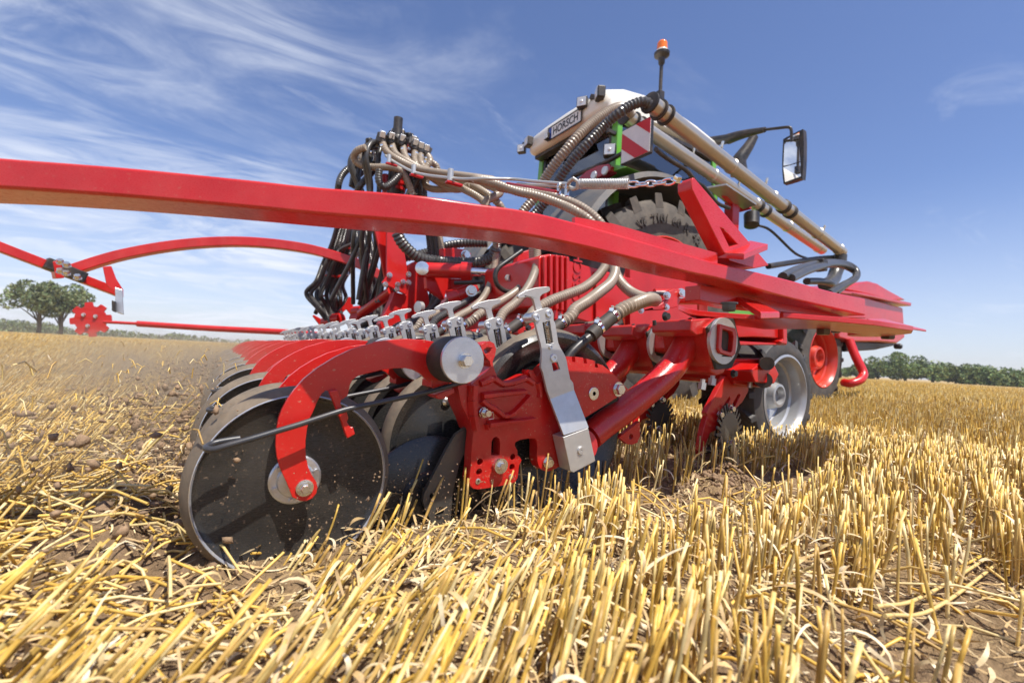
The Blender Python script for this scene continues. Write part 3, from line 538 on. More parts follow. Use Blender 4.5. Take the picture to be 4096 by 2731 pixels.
# ---- hoses
HOSES = []
def hose(pts, r=.0185, m_='hose', pitch=.015, amp=.085, name='seed_hose', n=12):
    bb = BM(); tube(bb, pts, r, n, pitch=pitch, amp=amp); o = bb.obj(name, m_, DRILL, ang=24 if pitch else 60); HOSES.append(o); return o
se = V([(1.0191,1,0.5516)][0]); sd = (V([(1.0191,1,0.5516)][0])-V([(0.9835,1,0.5284)][0])).normalized()
def start(k): o = se+V((0, SP*k, (0, -.012, 0, -.016, .004, -.012)[k % 6])); return [o-sd*.02, o+sd*.03]
hose(start(0)+[(1.0885,1,0.5867),(1.1601,1.02,0.6096),(1.259,1.07,0.629),(1.3554,1.14,0.6409),(1.4508,1.25,0.6652),(1.4872,1.35,0.6952),(1.5098,1.42,0.7263),(1.5229,1.48,0.7681),(1.5549,1.54,0.8147),(1.5895,1.6,0.8803)], .0215)
hose(start(1)+[(1.0801,1.27,0.5868),(1.1653,1.3,0.6283),(1.2649,1.34,0.681),(1.3962,1.42,0.7408),(1.501,1.5,0.8058),(1.5807,1.58,0.8761)], .0215)
hose(start(2)+[(1.0796,1.52,0.5971),(1.1693,1.54,0.6466),(1.2747,1.56,0.6895),(1.3871,1.58,0.7356),(1.4981,1.62,0.8002),(1.5821,1.66,0.8627),(1.6518,1.7,0.9304)], .0215)
hose(start(3)+[(1.0889,1.78,0.6037),(1.1881,1.83,0.6676),(1.313,1.92,0.765),(1.4214,2.02,0.8768),(1.4728,2.08,0.9769),(1.4741,2.1,1.0656)], .0215)
hose(start(4)+[(1.0754,2,0.6008),(1.1807,2.05,0.6607),(1.3188,2.12,0.7301),(1.4451,2.2,0.8043),(1.5449,2.26,0.9008),(1.5929,2.3,0.9988),(1.5841,2.3,1.0968)], .0215)
hose(start(5)+[(1.102,2.3,0.6045),(1.2183,2.36,0.6668),(1.3517,2.46,0.7589),(1.4719,2.58,0.9036),(1.5318,2.65,1.0619),(1.5165,2.65,1.2982)], .0215)
hose(start(6)+[(1.0824,2.52,0.6074),(1.2154,2.58,0.6848),(1.3747,2.66,0.7724),(1.5383,2.75,0.8917),(1.6328,2.82,1.0081),(1.6665,2.85,1.1457),(1.654,2.85,1.3708)], .0215, 'dhose')
for k, P, m_ in ((7, [(1.078,2.76,0.6012),(1.1944,2.8,0.6657),(1.3077,2.9,0.7373),(1.3807,3,0.8244),(1.4076,3.1,0.9236),(1.4026,3.2,1.0745),(1.3678,3.3,1.4371)], 'hose'), (8, [(1.0774,3,0.5874),(1.2017,3.05,0.6529),(1.2938,3.1,0.731),(1.3684,3.15,0.8359),(1.3904,3.2,0.9448),(1.3819,3.25,1.0977),(1.3334,3.3,1.4298)], 'dhose'),
      (9, [(1.092,3.25,0.5905),(1.2478,3.3,0.656),(1.3371,3.3,0.7352),(1.3887,3.3,0.8447),(1.3946,3.3,0.9695),(1.3681,3.3,1.1094),(1.326,3.35,1.4396)], 'dhose'), (10, [(1.0906,3.5,0.5882),(1.2369,3.45,0.6482),(1.3302,3.4,0.7206),(1.3896,3.4,0.8333),(1.4013,3.4,0.9819),(1.3777,3.4,1.1258),(1.3179,3.4,1.4492)], 'dhose')):
    hose(start(k)+P, .0215, m_)
for k, dx in zip((11, 12, 13, 14, 15), (0, 24, 50, -22, 76)):
    hose(start(k)+[V(q)+V((.0019*dx, .002*dx, 0)) for q in [(1.098,4,0.6356),(1.1454,4.1,0.7331),(1.1574,4.2,0.8702),(1.1293,4.25,1.049),(1.0864,4.3,1.2126),(0.9904,4.3,1.5842)]], .022, 'dhose')
for dx in range(9):
    wv = [rnd.uniform(-1, 1) for _ in range(7)]; s0 = (dx-4)*.028
    hose([V(q)+V((s0*f_+.025*w_, .10*w_, .02*w_)) for q, w_, f_ in zip([(0.9653,4.9,0.6725),(0.925,4.9,0.7967),(0.881,4.9,0.9194),(0.908,4.9,1.0592),(0.949,4.8,1.231),(0.9879,4.7,1.4064),(1.0107,4.6,1.6813)], wv, (.5, 1.0, 1.7, 1.1, 1.2, 1.1, .9))], .021, 'dhose')
hose([(0.9562,3,1.197),(1.001,3,1.1314),(1.0819,3,1.071),(1.1561,3,1.0484),(1.2624,3,1.0509),(1.3454,2.9,1.0405),(1.4569,2.8,1.0436),(1.5307,2.7,1.0753),(1.5337,2.65,1.1358)], .038, 'dhose', .026, .09, 'air_hose', 14)
hose([(1.2226,3.6,1.1649),(1.3272,3.6,1.2031),(1.4422,3.6,1.2508),(1.5601,3.6,1.3144),(1.6908,3.5,1.3489),(1.8785,3.4,1.3685)], .036, 'dhose', .026, .09, 'air_hose', 14)
hose([(1.4459,2.2,1.0227),(1.3483,2.2,0.9445),(1.2945,2.2,0.8996),(1.2765,2.2,0.8547),(1.2938,2.2,0.8029),(1.3449,2.2,0.7762),(1.4028,2.2,0.7742)], .014, 'black', 0, 0, 'hydraulic_hose')
hose([(0.881,4.6,1.2807),(0.9229,4.6,1.3446),(0.9904,4.5,1.3877),(1.0426,4.4,1.399)], .018, 'dhose')
# hoses from the distributor head
for P, m_ in (([(0.9257,3.4,1.9639),(0.9603,3.35,1.8706),(1.0425,3.3,1.8139),(1.1385,3.2,1.751),(1.242,3.05,1.7002),(1.3228,2.8,1.6196),(1.4132,2.55,1.5386),(1.2671,2.5,1.4952),(1.364,2.4,1.4536),(1.4577,2.3,1.4024),(1.5464,2.2,1.3671),(1.6316,2.1,1.316),(1.6721,2,1.2563),(1.7445,1.95,1.1985),(1.8247,1.95,1.115),(1.857,1.95,1.0079)], 'hose'),
   ([(1.0022,3.4,1.9617),(1.0234,3.35,1.8763),(1.1064,3.3,1.8224),(1.2035,3.2,1.7531),(1.3079,3.05,1.6933),(1.3874,2.8,1.6133),(1.4746,2.6,1.536),(1.4031,2.4,1.4403),(1.535,2.3,1.4213),(1.6245,2.2,1.3956),(1.7109,2.1,1.3472),(1.7957,2.05,1.3023),(1.8653,2,1.2284),(1.9504,2,1.1351),(1.9837,2,1.0365)], 'hose'),
   ([(1.0897,3.4,1.9719),(1.0942,3.35,1.8841),(1.1331,3.3,1.814),(1.2386,3.2,1.7215),(1.3442,3.05,1.6471),(1.4094,2.9,1.5652),(1.474,2.8,1.4937),(1.4761,2.7,1.41)], 'hose'),
   ([(1.1856,3.4,1.9743),(1.1757,3.35,1.8555),(1.2284,3.3,1.7822),(1.3306,3.1,1.696),(1.4302,2.95,1.6395),(1.4904,2.8,1.551),(1.5524,2.7,1.4623),(1.6104,2.7,1.4051)], 'hose'),
   ([(1.2341,3.4,1.9687),(1.226,3.35,1.8631),(1.2757,3.3,1.7884),(1.363,3.1,1.7171),(1.4713,2.9,1.6474),(1.5674,2.7,1.5419),(1.4056,2.6,1.3995),(1.4938,2.6,1.2911),(1.5357,2.6,1.1561)], 'hose'),
   ([(1.2826,3.4,1.9728),(1.2994,3.35,1.9036),(1.272,3.35,1.8429),(1.2769,3.3,1.7692),(1.3076,3.2,1.695),(1.3686,3.1,1.6304),(1.4036,3,1.6043),(1.4396,2.9,1.615)], 'hose'),
   ([(0.8136,3.4,1.8827),(0.7675,3.45,1.862),(0.7561,3.5,1.8258),(0.7971,3.5,1.7867),(0.8715,3.45,1.7686),(1.0023,3.3,1.7493),(1.0741,3.3,1.7216),(1.1167,3.3,1.663),(1.1542,3.3,1.5895)], 'hose'),
   ([(1.3301,3.4,1.9157),(1.3744,3.4,1.8942),(1.3704,3.4,1.8456),(1.3035,3.4,1.7806),(1.2931,3.4,1.7243),(1.3179,3.3,1.6685),(1.4027,3.1,1.6326)], 'hose'),
   ([(0.8558,3.8,1.8994),(0.7838,3.8,1.8452),(0.734,3.8,1.7673),(0.7172,3.8,1.6819),(0.7367,3.9,1.6053)], 'dhose'), ([(0.9365,3.6,1.8122),(0.8833,3.6,1.7317),(0.8315,3.6,1.6462),(0.8347,3.7,1.5888)], 'dhose'),
   ([(0.894,3.3,1.7042),(0.8961,3.3,1.625),(0.9381,3.3,1.5895),(0.9969,3.3,1.6386),(1.0548,3.3,1.7227)], 'dhose'), ([(1.1429,3.5,1.8496),(1.2023,3.5,1.7847),(1.2518,3.5,1.6683)], 'dhose'),
   ([(1.2116,3.5,1.8549),(1.2661,3.5,1.7741),(1.2949,3.5,1.6582)], 'dhose'), ([(1.2609,3.5,1.8546),(1.309,3.5,1.7714),(1.3231,3.5,1.665)], 'dhose'),
   ([(0.9245,3.7,2.0252),(0.8808,3.75,1.9823),(0.8704,3.75,1.9382),(0.8992,3.7,1.9021)], 'hose'), ([(0.8905,3.9,1.9103),(0.8539,3.9,1.8439),(0.8403,3.9,1.7419)], 'dhose'), ([(0.9319,3.9,1.9074),(0.8758,3.9,1.8214),(0.8678,3.9,1.7347)], 'dhose'), ([(0.9644,3.7,2.0303),(0.912,3.8,2.0161),(0.8693,3.8,1.9481),(0.8645,3.8,1.9191)], 'dhose')):
    hose(P, .0255, m_, .018, .05)
for i in range(13):
    a_ = rnd.uniform(0, 6.28); c_ = V([(1.0319,3.6,1.9803)][0]); r_ = rnd.uniform(.12, .30); out = V((math.cos(a_), math.sin(a_), 0))
    hose([c_+out*r_*.35+V((0, 0, .02)), c_+out*r_*.9+V((0, 0, -.02)), c_+out*r_*1.15+V((0, 0, -.16)), c_+out*r_*.8+V((0, 0, -.38)), c_+out*r_*.6+V((rnd.uniform(-.08, .08), 0, -.75)), c_+out*r_*.7+V((rnd.uniform(-.15, .15), rnd.uniform(0, .5), -1.2))], .018, 'dhose', 0, 0)
DIST = BM(); lathe(DIST, [(.05, -.5), (.05, -.1), (.07, -.02), (.08, .03), (.07, .06), (.04, .07), (.035, .16), (.035, .22)], V([(1.0716,3.5,2.0097)][0]), (0, 0, 1), 24); DO = DIST.obj('distributor_head', 'black', DRILL, ang=40)
for i, (q, c) in enumerate(zip([(0.9306,3.4,1.9846),(0.9999,3.4,1.9964),(1.0842,3.4,2.0061),(1.1884,3.4,2.0049),(1.2337,3.4,1.9952),(1.2794,3.4,1.9887),(0.8671,3.5,1.9545),(1.07,3.6,2.128),(1.1309,3.6,2.1471),(1.2018,3.6,2.1415),(1.2251,3.55,2.0986),(0.9458,3.6,1.8715),(0.8988,3.7,1.9087),(0.9432,3.7,1.9418)], 'zzzzzzbzzbzzbz')):
    b = BM(); box(b, V(q), (.075, .06, .07), rot=Matrix.Rotation(R(25+i*13), 3, 'Z') @ Matrix.Rotation(R(20), 3, 'X')); lathe(b, [(.026, 0), (.028, .02), (.026, .04), (.02, .05)], V(q), (rnd.uniform(-.4, .4), -.3, -.9 if c == 'z' else .9), 14)
    b.obj('outlet_valve', 'black', DO, bevel=.006)
    if c == 'z': b = BM(); box(b, V(q)+V((-.012, -.042, .012)), (.042, .012, .046), rot=Matrix.Rotation(R(20), 3, 'X')); b.obj('outlet_cap', 'zinc', DO, bevel=.004)
    b = BM(); lathe(b, [(.022, 0), (.0235, .008), (.022, .018)], V(q)+V((0, -.02, -.075)), (0, -.2, 1), 14); b.obj('outlet_clip', 'chrome', DO, ang=40)
b = BM(); P = []
for k in range(9): P += [(.060, k*.045), (.060, k*.045+.022), (.050, k*.045+.026), (.050, k*.045+.042)]
lathe(b, P, V([(1.101,3.5,1.6583)][0]), (0, 0, 1), 20); b.obj('distributor_bellows', 'red', DRILL, ang=30)
b = BM(); cyl(b, [(1.0398,3.6,1.6512)][0], [(1.0303,3.6,1.7972)][0], .03, 12); b.obj('tower_post', 'red', DRILL, ang=30)
b = BM(); cyl(b, [(1.1045,3.5,1.8124)][0], [(1.0822,3.5,2.053)][0], .035, 14); b.obj('tower_post', 'red', DRILL, ang=30)
# ---- mast, cylinder, housing in the middle of the machine
redbox('mast_plate', [(0.8756,1.3692),(0.999,1.3706),(1.013,0.9599),(1.001,0.9332),(0.953,1.1184)], 3.35, 3.38)
redbox('mast_plate', [(0.9583,1.3393),(1.0447,1.3205),(1.1002,1.1457),(1.1341,1.0147),(1.1569,0.8812),(1.1339,0.8212),(0.9533,0.8847),(0.9735,0.9177),(0.984,0.9433)], 3.25, 3.28)
for q in [(1.0039,3.25,0.9462),(1.1072,3.25,0.9105),(1.0684,3.25,0.8868),(1.0658,3.25,0.8509),(0.9781,3.25,0.8748),(1.1452,3.25,0.9728),(1.1493,3.25,0.91)]:
    b = BM(); bolt(b, V(q), (0, -1, 0), .017, .016, 1.2); b.obj('mast_bolt', 'bolt', DRILL, ang=30)
redbox('mast_foot', [(1.0614,0.8366),(1.1515,0.8258),(1.1747,0.8886),(1.1564,1.0502),(1.2193,1.0951),(1.3049,1.0217),(1.3005,0.9308),(1.333,0.851),(1.3503,0.743),(1.3882,0.5846),(1.001,0.5234),(0.972,0.5941),(1.0198,0.7085),(1.0467,0.773)], 3.3, 3.4)
b = BM(); cyl(b, [(1.1121,3.5,0.868)][0], [(1.0148,4,0.7076)][0], .042, 20); b.obj('brace_tube', 'red', DRILL, ang=40)
redbox('pivot_plate', [(1.2817,1.1468),(1.3849,1.168),(1.486,1.1735),(1.5234,1.152),(1.5252,1.1025),(1.2935,1.0649)], 3.0, 3.04)
b = BM(); bolt(b, V([(1.4786,3,1.129)][0]), (0, -1, 0), .03, .03, 1.3); b.obj('pivot_bolt', 'bolt', DRILL, ang=30)
c0, c1, c2 = [V(p) for p in [(1.0929,2.9,0.9524),(1.3839,2.7,0.9556),(1.5574,2.6,0.96)]]; d = (c1-c0).normalized()
b = BM(); lathe(b, [(.05, 0), (.05, (c1-c0).length-.07), (.062, (c1-c0).length-.068), (.062, (c1-c0).length)], c0, d, 28); b.obj('hydraulic_cylinder', 'red', DRILL, ang=30)
b = BM(); cyl(b, c1-d*.05, c2, .028, 20); b.obj('piston_rod', 'chrome', DRILL, ang=30)
b = BM(); lathe(b, [(.045, 0), (.045, .02), (.02, .025)], c0+V((0, -.05, 0)), (-.3, -1, 0), 20); b.obj('cylinder_pin', 'bolt', DRILL, ang=30)
m0, m1 = [V(p) for p in [(1.2692,2.8,0.7657),(1.3811,2.75,0.8171)]]; d = m1-m0
b = BM(); lathe(b, [(.060, 0), (.060, d.length*.55), (.052, d.length*.56), (.052, d.length*1.6)], m0, d, 24); b.obj('drive_motor', 'red', DRILL, ang=30)
redbox('motor_bracket', [(1.1429,0.9117),(1.3209,0.9254),(1.4435,0.9366),(1.4594,0.897),(1.4285,0.8632),(1.301,0.8411),(1.2868,0.7698),(1.154,0.8339)], 2.9, 2.95)
b = BM(); cyl(b, [(1.2612,2.7,0.8635)][0], [(1.4221,2.6,0.8798)][0], .014, 12); b.obj('hose_fitting', 'black', DRILL, ang=30)
b = BM(); bolt(b, V([(1.3376,2.6,0.8117)][0]), (-.3, -1, 0), .026, .02, 1.4); b.obj('motor_bolt', 'bolt', DRILL, ang=30)
b = BM(); lathe(b, [(.04, 0), (.04, .03), (.015, .032)], V([(1.1239,2.9,0.7005)][0]), (-1, -.3, 0), 20); b.obj('end_cap', 'galv', DRILL, ang=30)
hs = [(1.4261,0.9447),(1.4442,0.9641),(1.4979,0.9802),(1.6185,0.9885),(1.6458,0.9656),(2.1578,0.9369),(2.1721,0.7164),(1.8024,0.6301),(1.4443,0.6856)]
b = BM(); prism(b, hs, 2.0, 2.6)
for x in (630, 690, 740, 800, 850):
    pass
for (xa, za), (xb, zb) in zip([(1.4554,0.9583),(1.4948,0.9708),(1.5352,0.9776),(1.5728,0.9809),(1.6112,0.9813)], [(1.4729,0.6887),(1.5136,0.6812),(1.5549,0.6737),(1.5929,0.6716),(1.6318,0.6634)]): bar(b, (xa, 1.99, za), (xb, 1.99, zb), .022, .03, upv=(0, 1, 0))
HOUS = b.obj('gearbox_housing', 'red', DRILL, bevel=.008)
b = BM(); tp = V([(1.7065,2,0.849)][0]); text_into(b, 'HORSCH', .088, tp+V((0, -.002, 0)), (0, 0, 1), (-1, 0, 0), .008, bold=.001); b.obj('embossed_name', 'cast', HOUS)
redbox('side_panel', [(1.8313,0.9328),(2.1364,0.9282),(2.1551,0.7137),(1.8498,0.6461)], 1.98, 1.995, bevel=.003)
redbox('lever_bracket', [(1.4081,0.8764),(1.5322,0.9759),(1.5737,0.9726),(1.5769,0.9235),(1.5236,0.8667),(1.4168,0.8585)], 2.3, 2.32, 'galv')
for q in [(1.5136,2.3,0.924),(1.4235,2.3,0.8709),(1.446,2.3,0.8741)]:
    b = BM(); lathe(b, [(.022 if q[0] > .98 else .014, 0), (.02 if q[0] > .98 else .012, .012)], V(q), (0, -1, 0), 16); b.obj('bracket_pin', 'galv', DRILL, ang=30)
redbox('frame_upright', [(1.5947,1.0769),(1.6681,1.1106),(1.6868,0.8884),(1.5753,0.8666),(1.5587,0.8712),(1.5606,0.9677)], 2.45, 2.5)
redbox('frame_upright', [(1.5176,0.9245),(1.6075,0.9589),(1.636,0.7816),(1.5209,0.7473)], 2.6, 2.65)
# plates at the far end of the row
redbox('far_plate', [(1.1048,0.9391),(1.1412,0.9242),(1.1651,0.7254),(1.1245,0.7652),(1.0884,0.805),(1.0417,0.757),(1.006,0.7363),(1.0073,0.7794),(1.0685,0.855)], 4.9, 4.93)
redbox('far_plate', [(0.8122,0.7234),(0.8236,0.7378),(0.9397,0.6816),(0.9673,0.6481),(0.9193,0.6081),(0.902,0.6157)], 5.2, 5.23)
b = BM(); tube(b, [(0.9547,4.7,1.5505),(0.9234,4.8,1.3788),(0.8792,4.9,1.1319),(0.8224,5,0.9295)], .006, 6); b.obj('stay_wire', 'cable', DRILL, ang=60)
b = BM(); tube(b, [(1.1734,4.5,1.4949),(1.0778,4.7,1.2622),(1.007,4.9,1.038)], .006, 6); b.obj('stay_wire', 'cable', DRILL, ang=60)
for q0_, q1_ in zip([(0.9365,4.8,1.4234),(0.8634,4.9,1.1296),(1.0356,4.8,1.1422),(0.8224,5,0.9295)], [(1.0865,4.6,1.3732),(0.9325,4.8,1.1147),(0.9486,4.8,1.1127),(0.8534,4.9,0.9161)]):
    b = BM(); bar(b, q0_, q1_, .03, .02); b.obj('hose_spreader', 'red', DRILL, bevel=.003)
    b = BM(); lathe(b, [(.028, 0), (.03, .03), (.02, .05)], V(q0_), (0, 0, 1), 12); b.obj('spreader_eye', 'zinc', DRILL, ang=30)
b = BM(); cyl(b, [(0.8616,5,0.8824)][0], [(0.823,5.1,0.7459)][0], .022, 12); b.obj('gas_strut', 'black', DRILL, ang=30)
for q in [(0.9184,4.9,0.6513),(1.1339,4.6,0.767),(1.1061,4.5,0.686),(0.9842,4.8,0.6872)]:
    b = BM(); lathe(b, [(.03, -.06), (.06, -.05), (.06, .05), (.03, .06)], V(q), (.5, -.8, .1), 16); b.obj('far_drive', 'red', DRILL, ang=30)
# ---- far marker arm, its bar, light plate and marker disc
far = cat([(1.292,4.197,1.053),(1.1384,4.2917,1.146),(0.9764,4.3928,1.2174),(0.676,4.5823,1.2985),(0.3742,4.7156,1.3221),(0.0814,4.8445,1.313),(-0.2024,4.9689,1.2723),(-0.4775,5.0888,1.2058),(-0.7405,5.1783,1.113),(-0.924,5.2284,1.0249),(-1.115,5.2723,0.9155)], 4)
b = BM(); n = len(far); vs = []
for i in range(n):
    d = far[min(i+1, n-1)]-far[max(i-1, 0)]; d.normalize(); s_ = d.cross(V((0, 0, 1))).normalized(); t_ = s_.cross(d)
    vs += [far[i]+s_*.042+t_*.042, far[i]-s_*.042+t_*.042, far[i]-s_*.042-t_*.042, far[i]+s_*.042-t_*.042]
b.add(vs, [(i*4+k, i*4+(k+1) % 4, i*4+4+(k+1) % 4, i*4+4+k) for i in range(n-1) for k in range(4)]+[(3, 2, 1, 0), tuple((n-1)*4+k for k in range(4))]); FARM = b.obj('folding_marker_arm', 'beam', DRILL, bevel=.008)
b = BM(); bar(b, *[(-1.458,4.834,1.0247),(-0.7663,5.2326,0.7765)], .065, .07); b.obj('marker_bar', 'beam', FARM, bevel=.006)
b = BM(); bar(b, *[(-1.1825,4.958,0.9392),(-0.9613,5.0572,0.8566)], .09, .09); b.obj('bar_clamp', 'black', FARM, bevel=.01)
b = BM(); bar(b, *[(-1.132,4.9841,0.9596),(-1.1054,4.9962,0.8293)], .10, .05); b.obj('clamp_plate', 'red', FARM, bevel=.005)
for q in [(-1.0626,4.8218,0.9334),(-1.02,4.7953,0.9132),(-1.0582,4.8218,0.8649),(-1.0201,4.7979,0.851),(-0.9453,4.751,0.8231)]:
    b = BM(); bolt(b, V(q), (0, -.6, .7), .022, .03, 1.2); b.obj('clamp_bolt', 'bolt', FARM, ang=30)
redbox('light_bracket', [(-0.7484,0.8953),(-0.7023,0.9103),(-0.6691,0.8207),(-0.6245,0.7444),(-0.6206,0.6847),(-0.643,0.6947),(-0.719,0.7668)], 4.4, 4.43, parent=FARM)
redbox('light_plate', [(-0.6634,0.7534),(-0.6209,0.7401),(-0.6007,0.5574),(-0.6335,0.5667),(-0.6646,0.59),(-0.6681,0.644),(-0.6545,0.6533)], 4.35, 4.37, 'zinc', parent=FARM)
redbox('light_box', [(-0.6647,0.653),(-0.6432,0.6462),(-0.6381,0.5667),(-0.6586,0.5769)], 4.28, 4.33, 'black', parent=FARM)
b = BM(); tube(b, [(1.3342,6.2719,0.5444),(0.7545,6.7618,0.5706),(-0.0871,7.4211,0.5703),(-0.9571,8.098,0.5816)], .042, 10); b.obj('disc_rod', 'red', FARM, ang=60)
b = BM(); tube(b, [(-0.9324,8.0821,0.5832),(-1.3647,8.4191,0.5839)], .022, 10, smooth=False); b.obj('disc_rod', 'red', FARM, ang=60)
mc = V([(-1.533,8.5855,0.6083)][0]); md = (V((0, 0, .6))-mc).normalized(); ax, uu, ww = frame(V((md.x-.5, md.y, 0)))
b = BM(); P = []
for k in range(72):
    t = 2*math.pi*k/72; q = (k % 9)/9; r_ = .245*(1 if q < .55 else .78); P.append((r_*math.cos(t), r_*math.sin(t)))
bb2 = BM(); prism(bb2, P, -.012, .012); b.add([mc + uu*v[0] + ww*v[2] + ax*(v[1]+.12*(.06-(v[0]**2+v[2]**2))) for v in bb2.v], bb2.f); DISC = b.obj('marker_disc', 'red', FARM, ang=40)
for dx, dz in ((-.08, .06), (.06, .05), (-.02, -.09)):
    b = BM(); bolt(b, mc+uu*dx+ww*dz+ax*.02, ax, .022, .02, 1.2); b.obj('disc_bolt', 'bolt', DISC, ang=30)
# ---- row cleaners and carrying wheel under the right end
def cleaner(o):
    b = BM(); prism(b, [(1.8601,0.3696),(1.7982,0.2931),(1.7343,0.2125),(1.7427,0.1983),(1.7203,0.1468),(1.6967,0.0582),(1.7076,0.0368),(1.733,0.0385),(1.7425,0.0866),(1.7688,0.1273),(1.8201,0.1394),(1.8731,0.1699),(1.9331,0.216),(2.0023,0.2561),(2.0463,0.3053),(2.0482,0.3282),(1.95,0.3531)], 1.165, 1.19, [[(1.8446,0.2302),(1.8971,0.2806),(1.9054,0.2696),(1.8667,0.2208)], [(1.9157,0.2383),(1.967,0.2918),(1.9817,0.2881),(1.9445,0.238)]])
    RC = b.obj('row_cleaner', 'red', DRILL, bevel=.003)
    b = BM(); c = V([(1.9017,1.16,0.1051)][0]); ax, uu, ww = frame((.20, -1, .05)); P = []
    for k in range(30):
        for f_, r_ in ((0, .108), (.10, .148), (.5, .148), (.60, .108)): t = 2*math.pi*(k+f_)/30; P.append((r_*math.cos(t), r_*math.sin(t)))
    q = BM(); prism(q, P, -.003, .003); b.add([c+uu*v[0]+ww*v[2]+ax*v[1] for v in q.v], q.f); b.obj('toothed_disc', 'steel', RC, ang=40)
    for px_ in [(1.8184,1.16,0.205),(1.9032,1.16,0.2287),(1.8619,1.13,0.0627),(1.8511,1.13,0.0881)]:
        b = BM(); bolt(b, V(px_), (-.1, -1, 0), .013, .016, 1.2); b.obj('cleaner_bolt', 'bolt', RC, ang=30)
    b = BM(); cyl(b, [(1.7148,1.19,0.0635)][0], [(1.8357,1.18,0.0437)][0], .016, 16); b.obj('cleaner_axle', 'steel', RC, ang=30)
    return RC
RC = cleaner(0)
for dy in (.37, .74, 1.11):
    c = RC.copy(); COL.objects.link(c); c.parent = DRILL; c.location = RC.location+V((0, dy, 0))
    for ch in RC.children:
        d = ch.copy(); COL.objects.link(d); d.parent = c
redbox('cleaner_bar', [(1.8523,0.3971),(1.9264,0.4309),(2.0404,0.4324),(2.0824,0.39),(2.0459,0.3471),(1.893,0.3506)], 1.05, 3.5, bevel=.006)
redbox('cleaner_channel', [(1.8759,0.4456),(2.1548,0.4598),(2.1075,0.4153),(2.0733,0.4027),(1.8758,0.3984)], 1.15, 1.6)
redbox('cleaner_channel', [(1.8827,0.3896),(2.0877,0.3954),(2.11,0.3768),(2.2223,0.328),(2.1206,0.323),(1.9051,0.3355)], 1.15, 1.5)
for a_, c_, rr in (([(1.9223,1.02,0.432)][0], [(2.3889,1.3,0.4415)][0], .028), ([(1.9756,1.06,0.3614)][0], [(2.3703,1.3,0.3582)][0], .034)):
    b = BM(); cyl(b, a_, c_, rr, 20); b.obj('rubber_cord', 'rubber', DRILL, ang=40)
for a_, c_, rr in (([(1.9853,1.12,0.4292)][0], [(1.9743,1.12,0.3241)][0], .010), ([(1.8239,1.2,0.3705)][0], [(1.8175,1.2,0.3285)][0], .010), ([(1.7537,1.2,0.3509)][0], [(1.7476,1.2,0.3097)][0], .010)):
    b = BM(); cyl(b, a_, c_, rr, 10); lathe(b, [(.018, 0), (.018, .03)], V(a_)*.65+V(c_)*.35, V(c_)-V(a_), 6); b.obj('u_bolt', 'galv', DRILL, ang=30)
def tyre_wheel(R0, W_, rr, name, tm, rm, parent, c, lugs, lug_w, hub):
    b = BM(); x, y, z = c
    lathe(b, [(rr, .02), (rr+.012, .0), (rr+(R0-rr)*.35, -.006), (R0*.93, .008), (R0*.985, .05), (R0*.99, W_*.5), (R0*.985, W_-.05), (R0*.93, W_-.008), (rr+(R0-rr)*.35, W_+.006), (rr+.012, W_), (rr, W_-.02)], (x, y, z), (0, 1, 0), 80, 0, cap=False)
    for s_ in (0, 1):
        for k in range(lugs):
            t0 = 2*math.pi*(k+.5*s_)/lugs; ys = (.0, W_*.52) if s_ == 0 else (W_, W_*.48); dt = 2*math.pi/lugs*1.0
            def P(t, r_, yy): return V((x+r_*math.cos(t), y+yy, z+r_*math.sin(t)))
            wd = lug_w/R0; a0, a1 = t0, t0-dt
            lo = [P(a0-wd, R0*.90, ys[0]+.004*(1-2*s_)), P(a0+wd, R0*.90, ys[0]+.004*(1-2*s_)), P(a1+wd*.8, R0*.97, ys[1]), P(a1-wd*.8, R0*.97, ys[1])]
            hi = [P(a0-wd*.7, R0*1.045, ys[0]+.012*(1-2*s_)), P(a0+wd*.7, R0*1.045, ys[0]+.012*(1-2*s_)), P(a1+wd*.6, R0*1.045, ys[1]), P(a1-wd*.6, R0*1.045, ys[1])]
            hexa(b, lo, hi)
    t = b.obj(name, tm, parent, bevel=.004, ang=45)
    k_ = W_/.30; b = BM(); lathe(b, [(rr+.016, -.004), (rr+.004, -.008), (rr-.010, .010*k_), (rr*.935, .022*k_), (rr*.915, .060*k_), (rr*.865, .068*k_), (rr*.845, .115*k_), (rr*.78, .125*k_), (rr*.70, .105*k_), (rr*.55, .112*k_), (rr*.42, .14*k_), (hub*1.7, .14*k_), (hub*1.45, .07*k_), (hub*1.2, .03*k_), (hub*.95, .028*k_), (hub*.85, .06*k_), (.012, .06*k_)], (x, y, z), (0, 1, 0), 64, cap=False)
    b.obj('rim', rm, t, ang=35)
    for k in range(6):
        a = 2*math.pi*k/6+.3; b = BM(); bolt(b, (x+hub*2.1*math.cos(a), y+W_*.46, z+hub*2.1*math.sin(a)), (0, -1, 0), hub*.16, hub*.18, 1.2); b.obj('wheel_nut', 'galv', t, ang=30)
    return t
CW = tyre_wheel(.302, .30, .198, 'carrying_wheel', 'dtyre', 'silver', DRILL, (2.45, 1.20, .278), 16, .018, .05)
for dy in (1.5, 3.0):
    c = CW.copy(); COL.objects.link(c); c.parent = DRILL; c.location = CW.location+V((0, dy, 0))
    for ch in CW.children:
        d = ch.copy(); COL.objects.link(d); d.parent = c

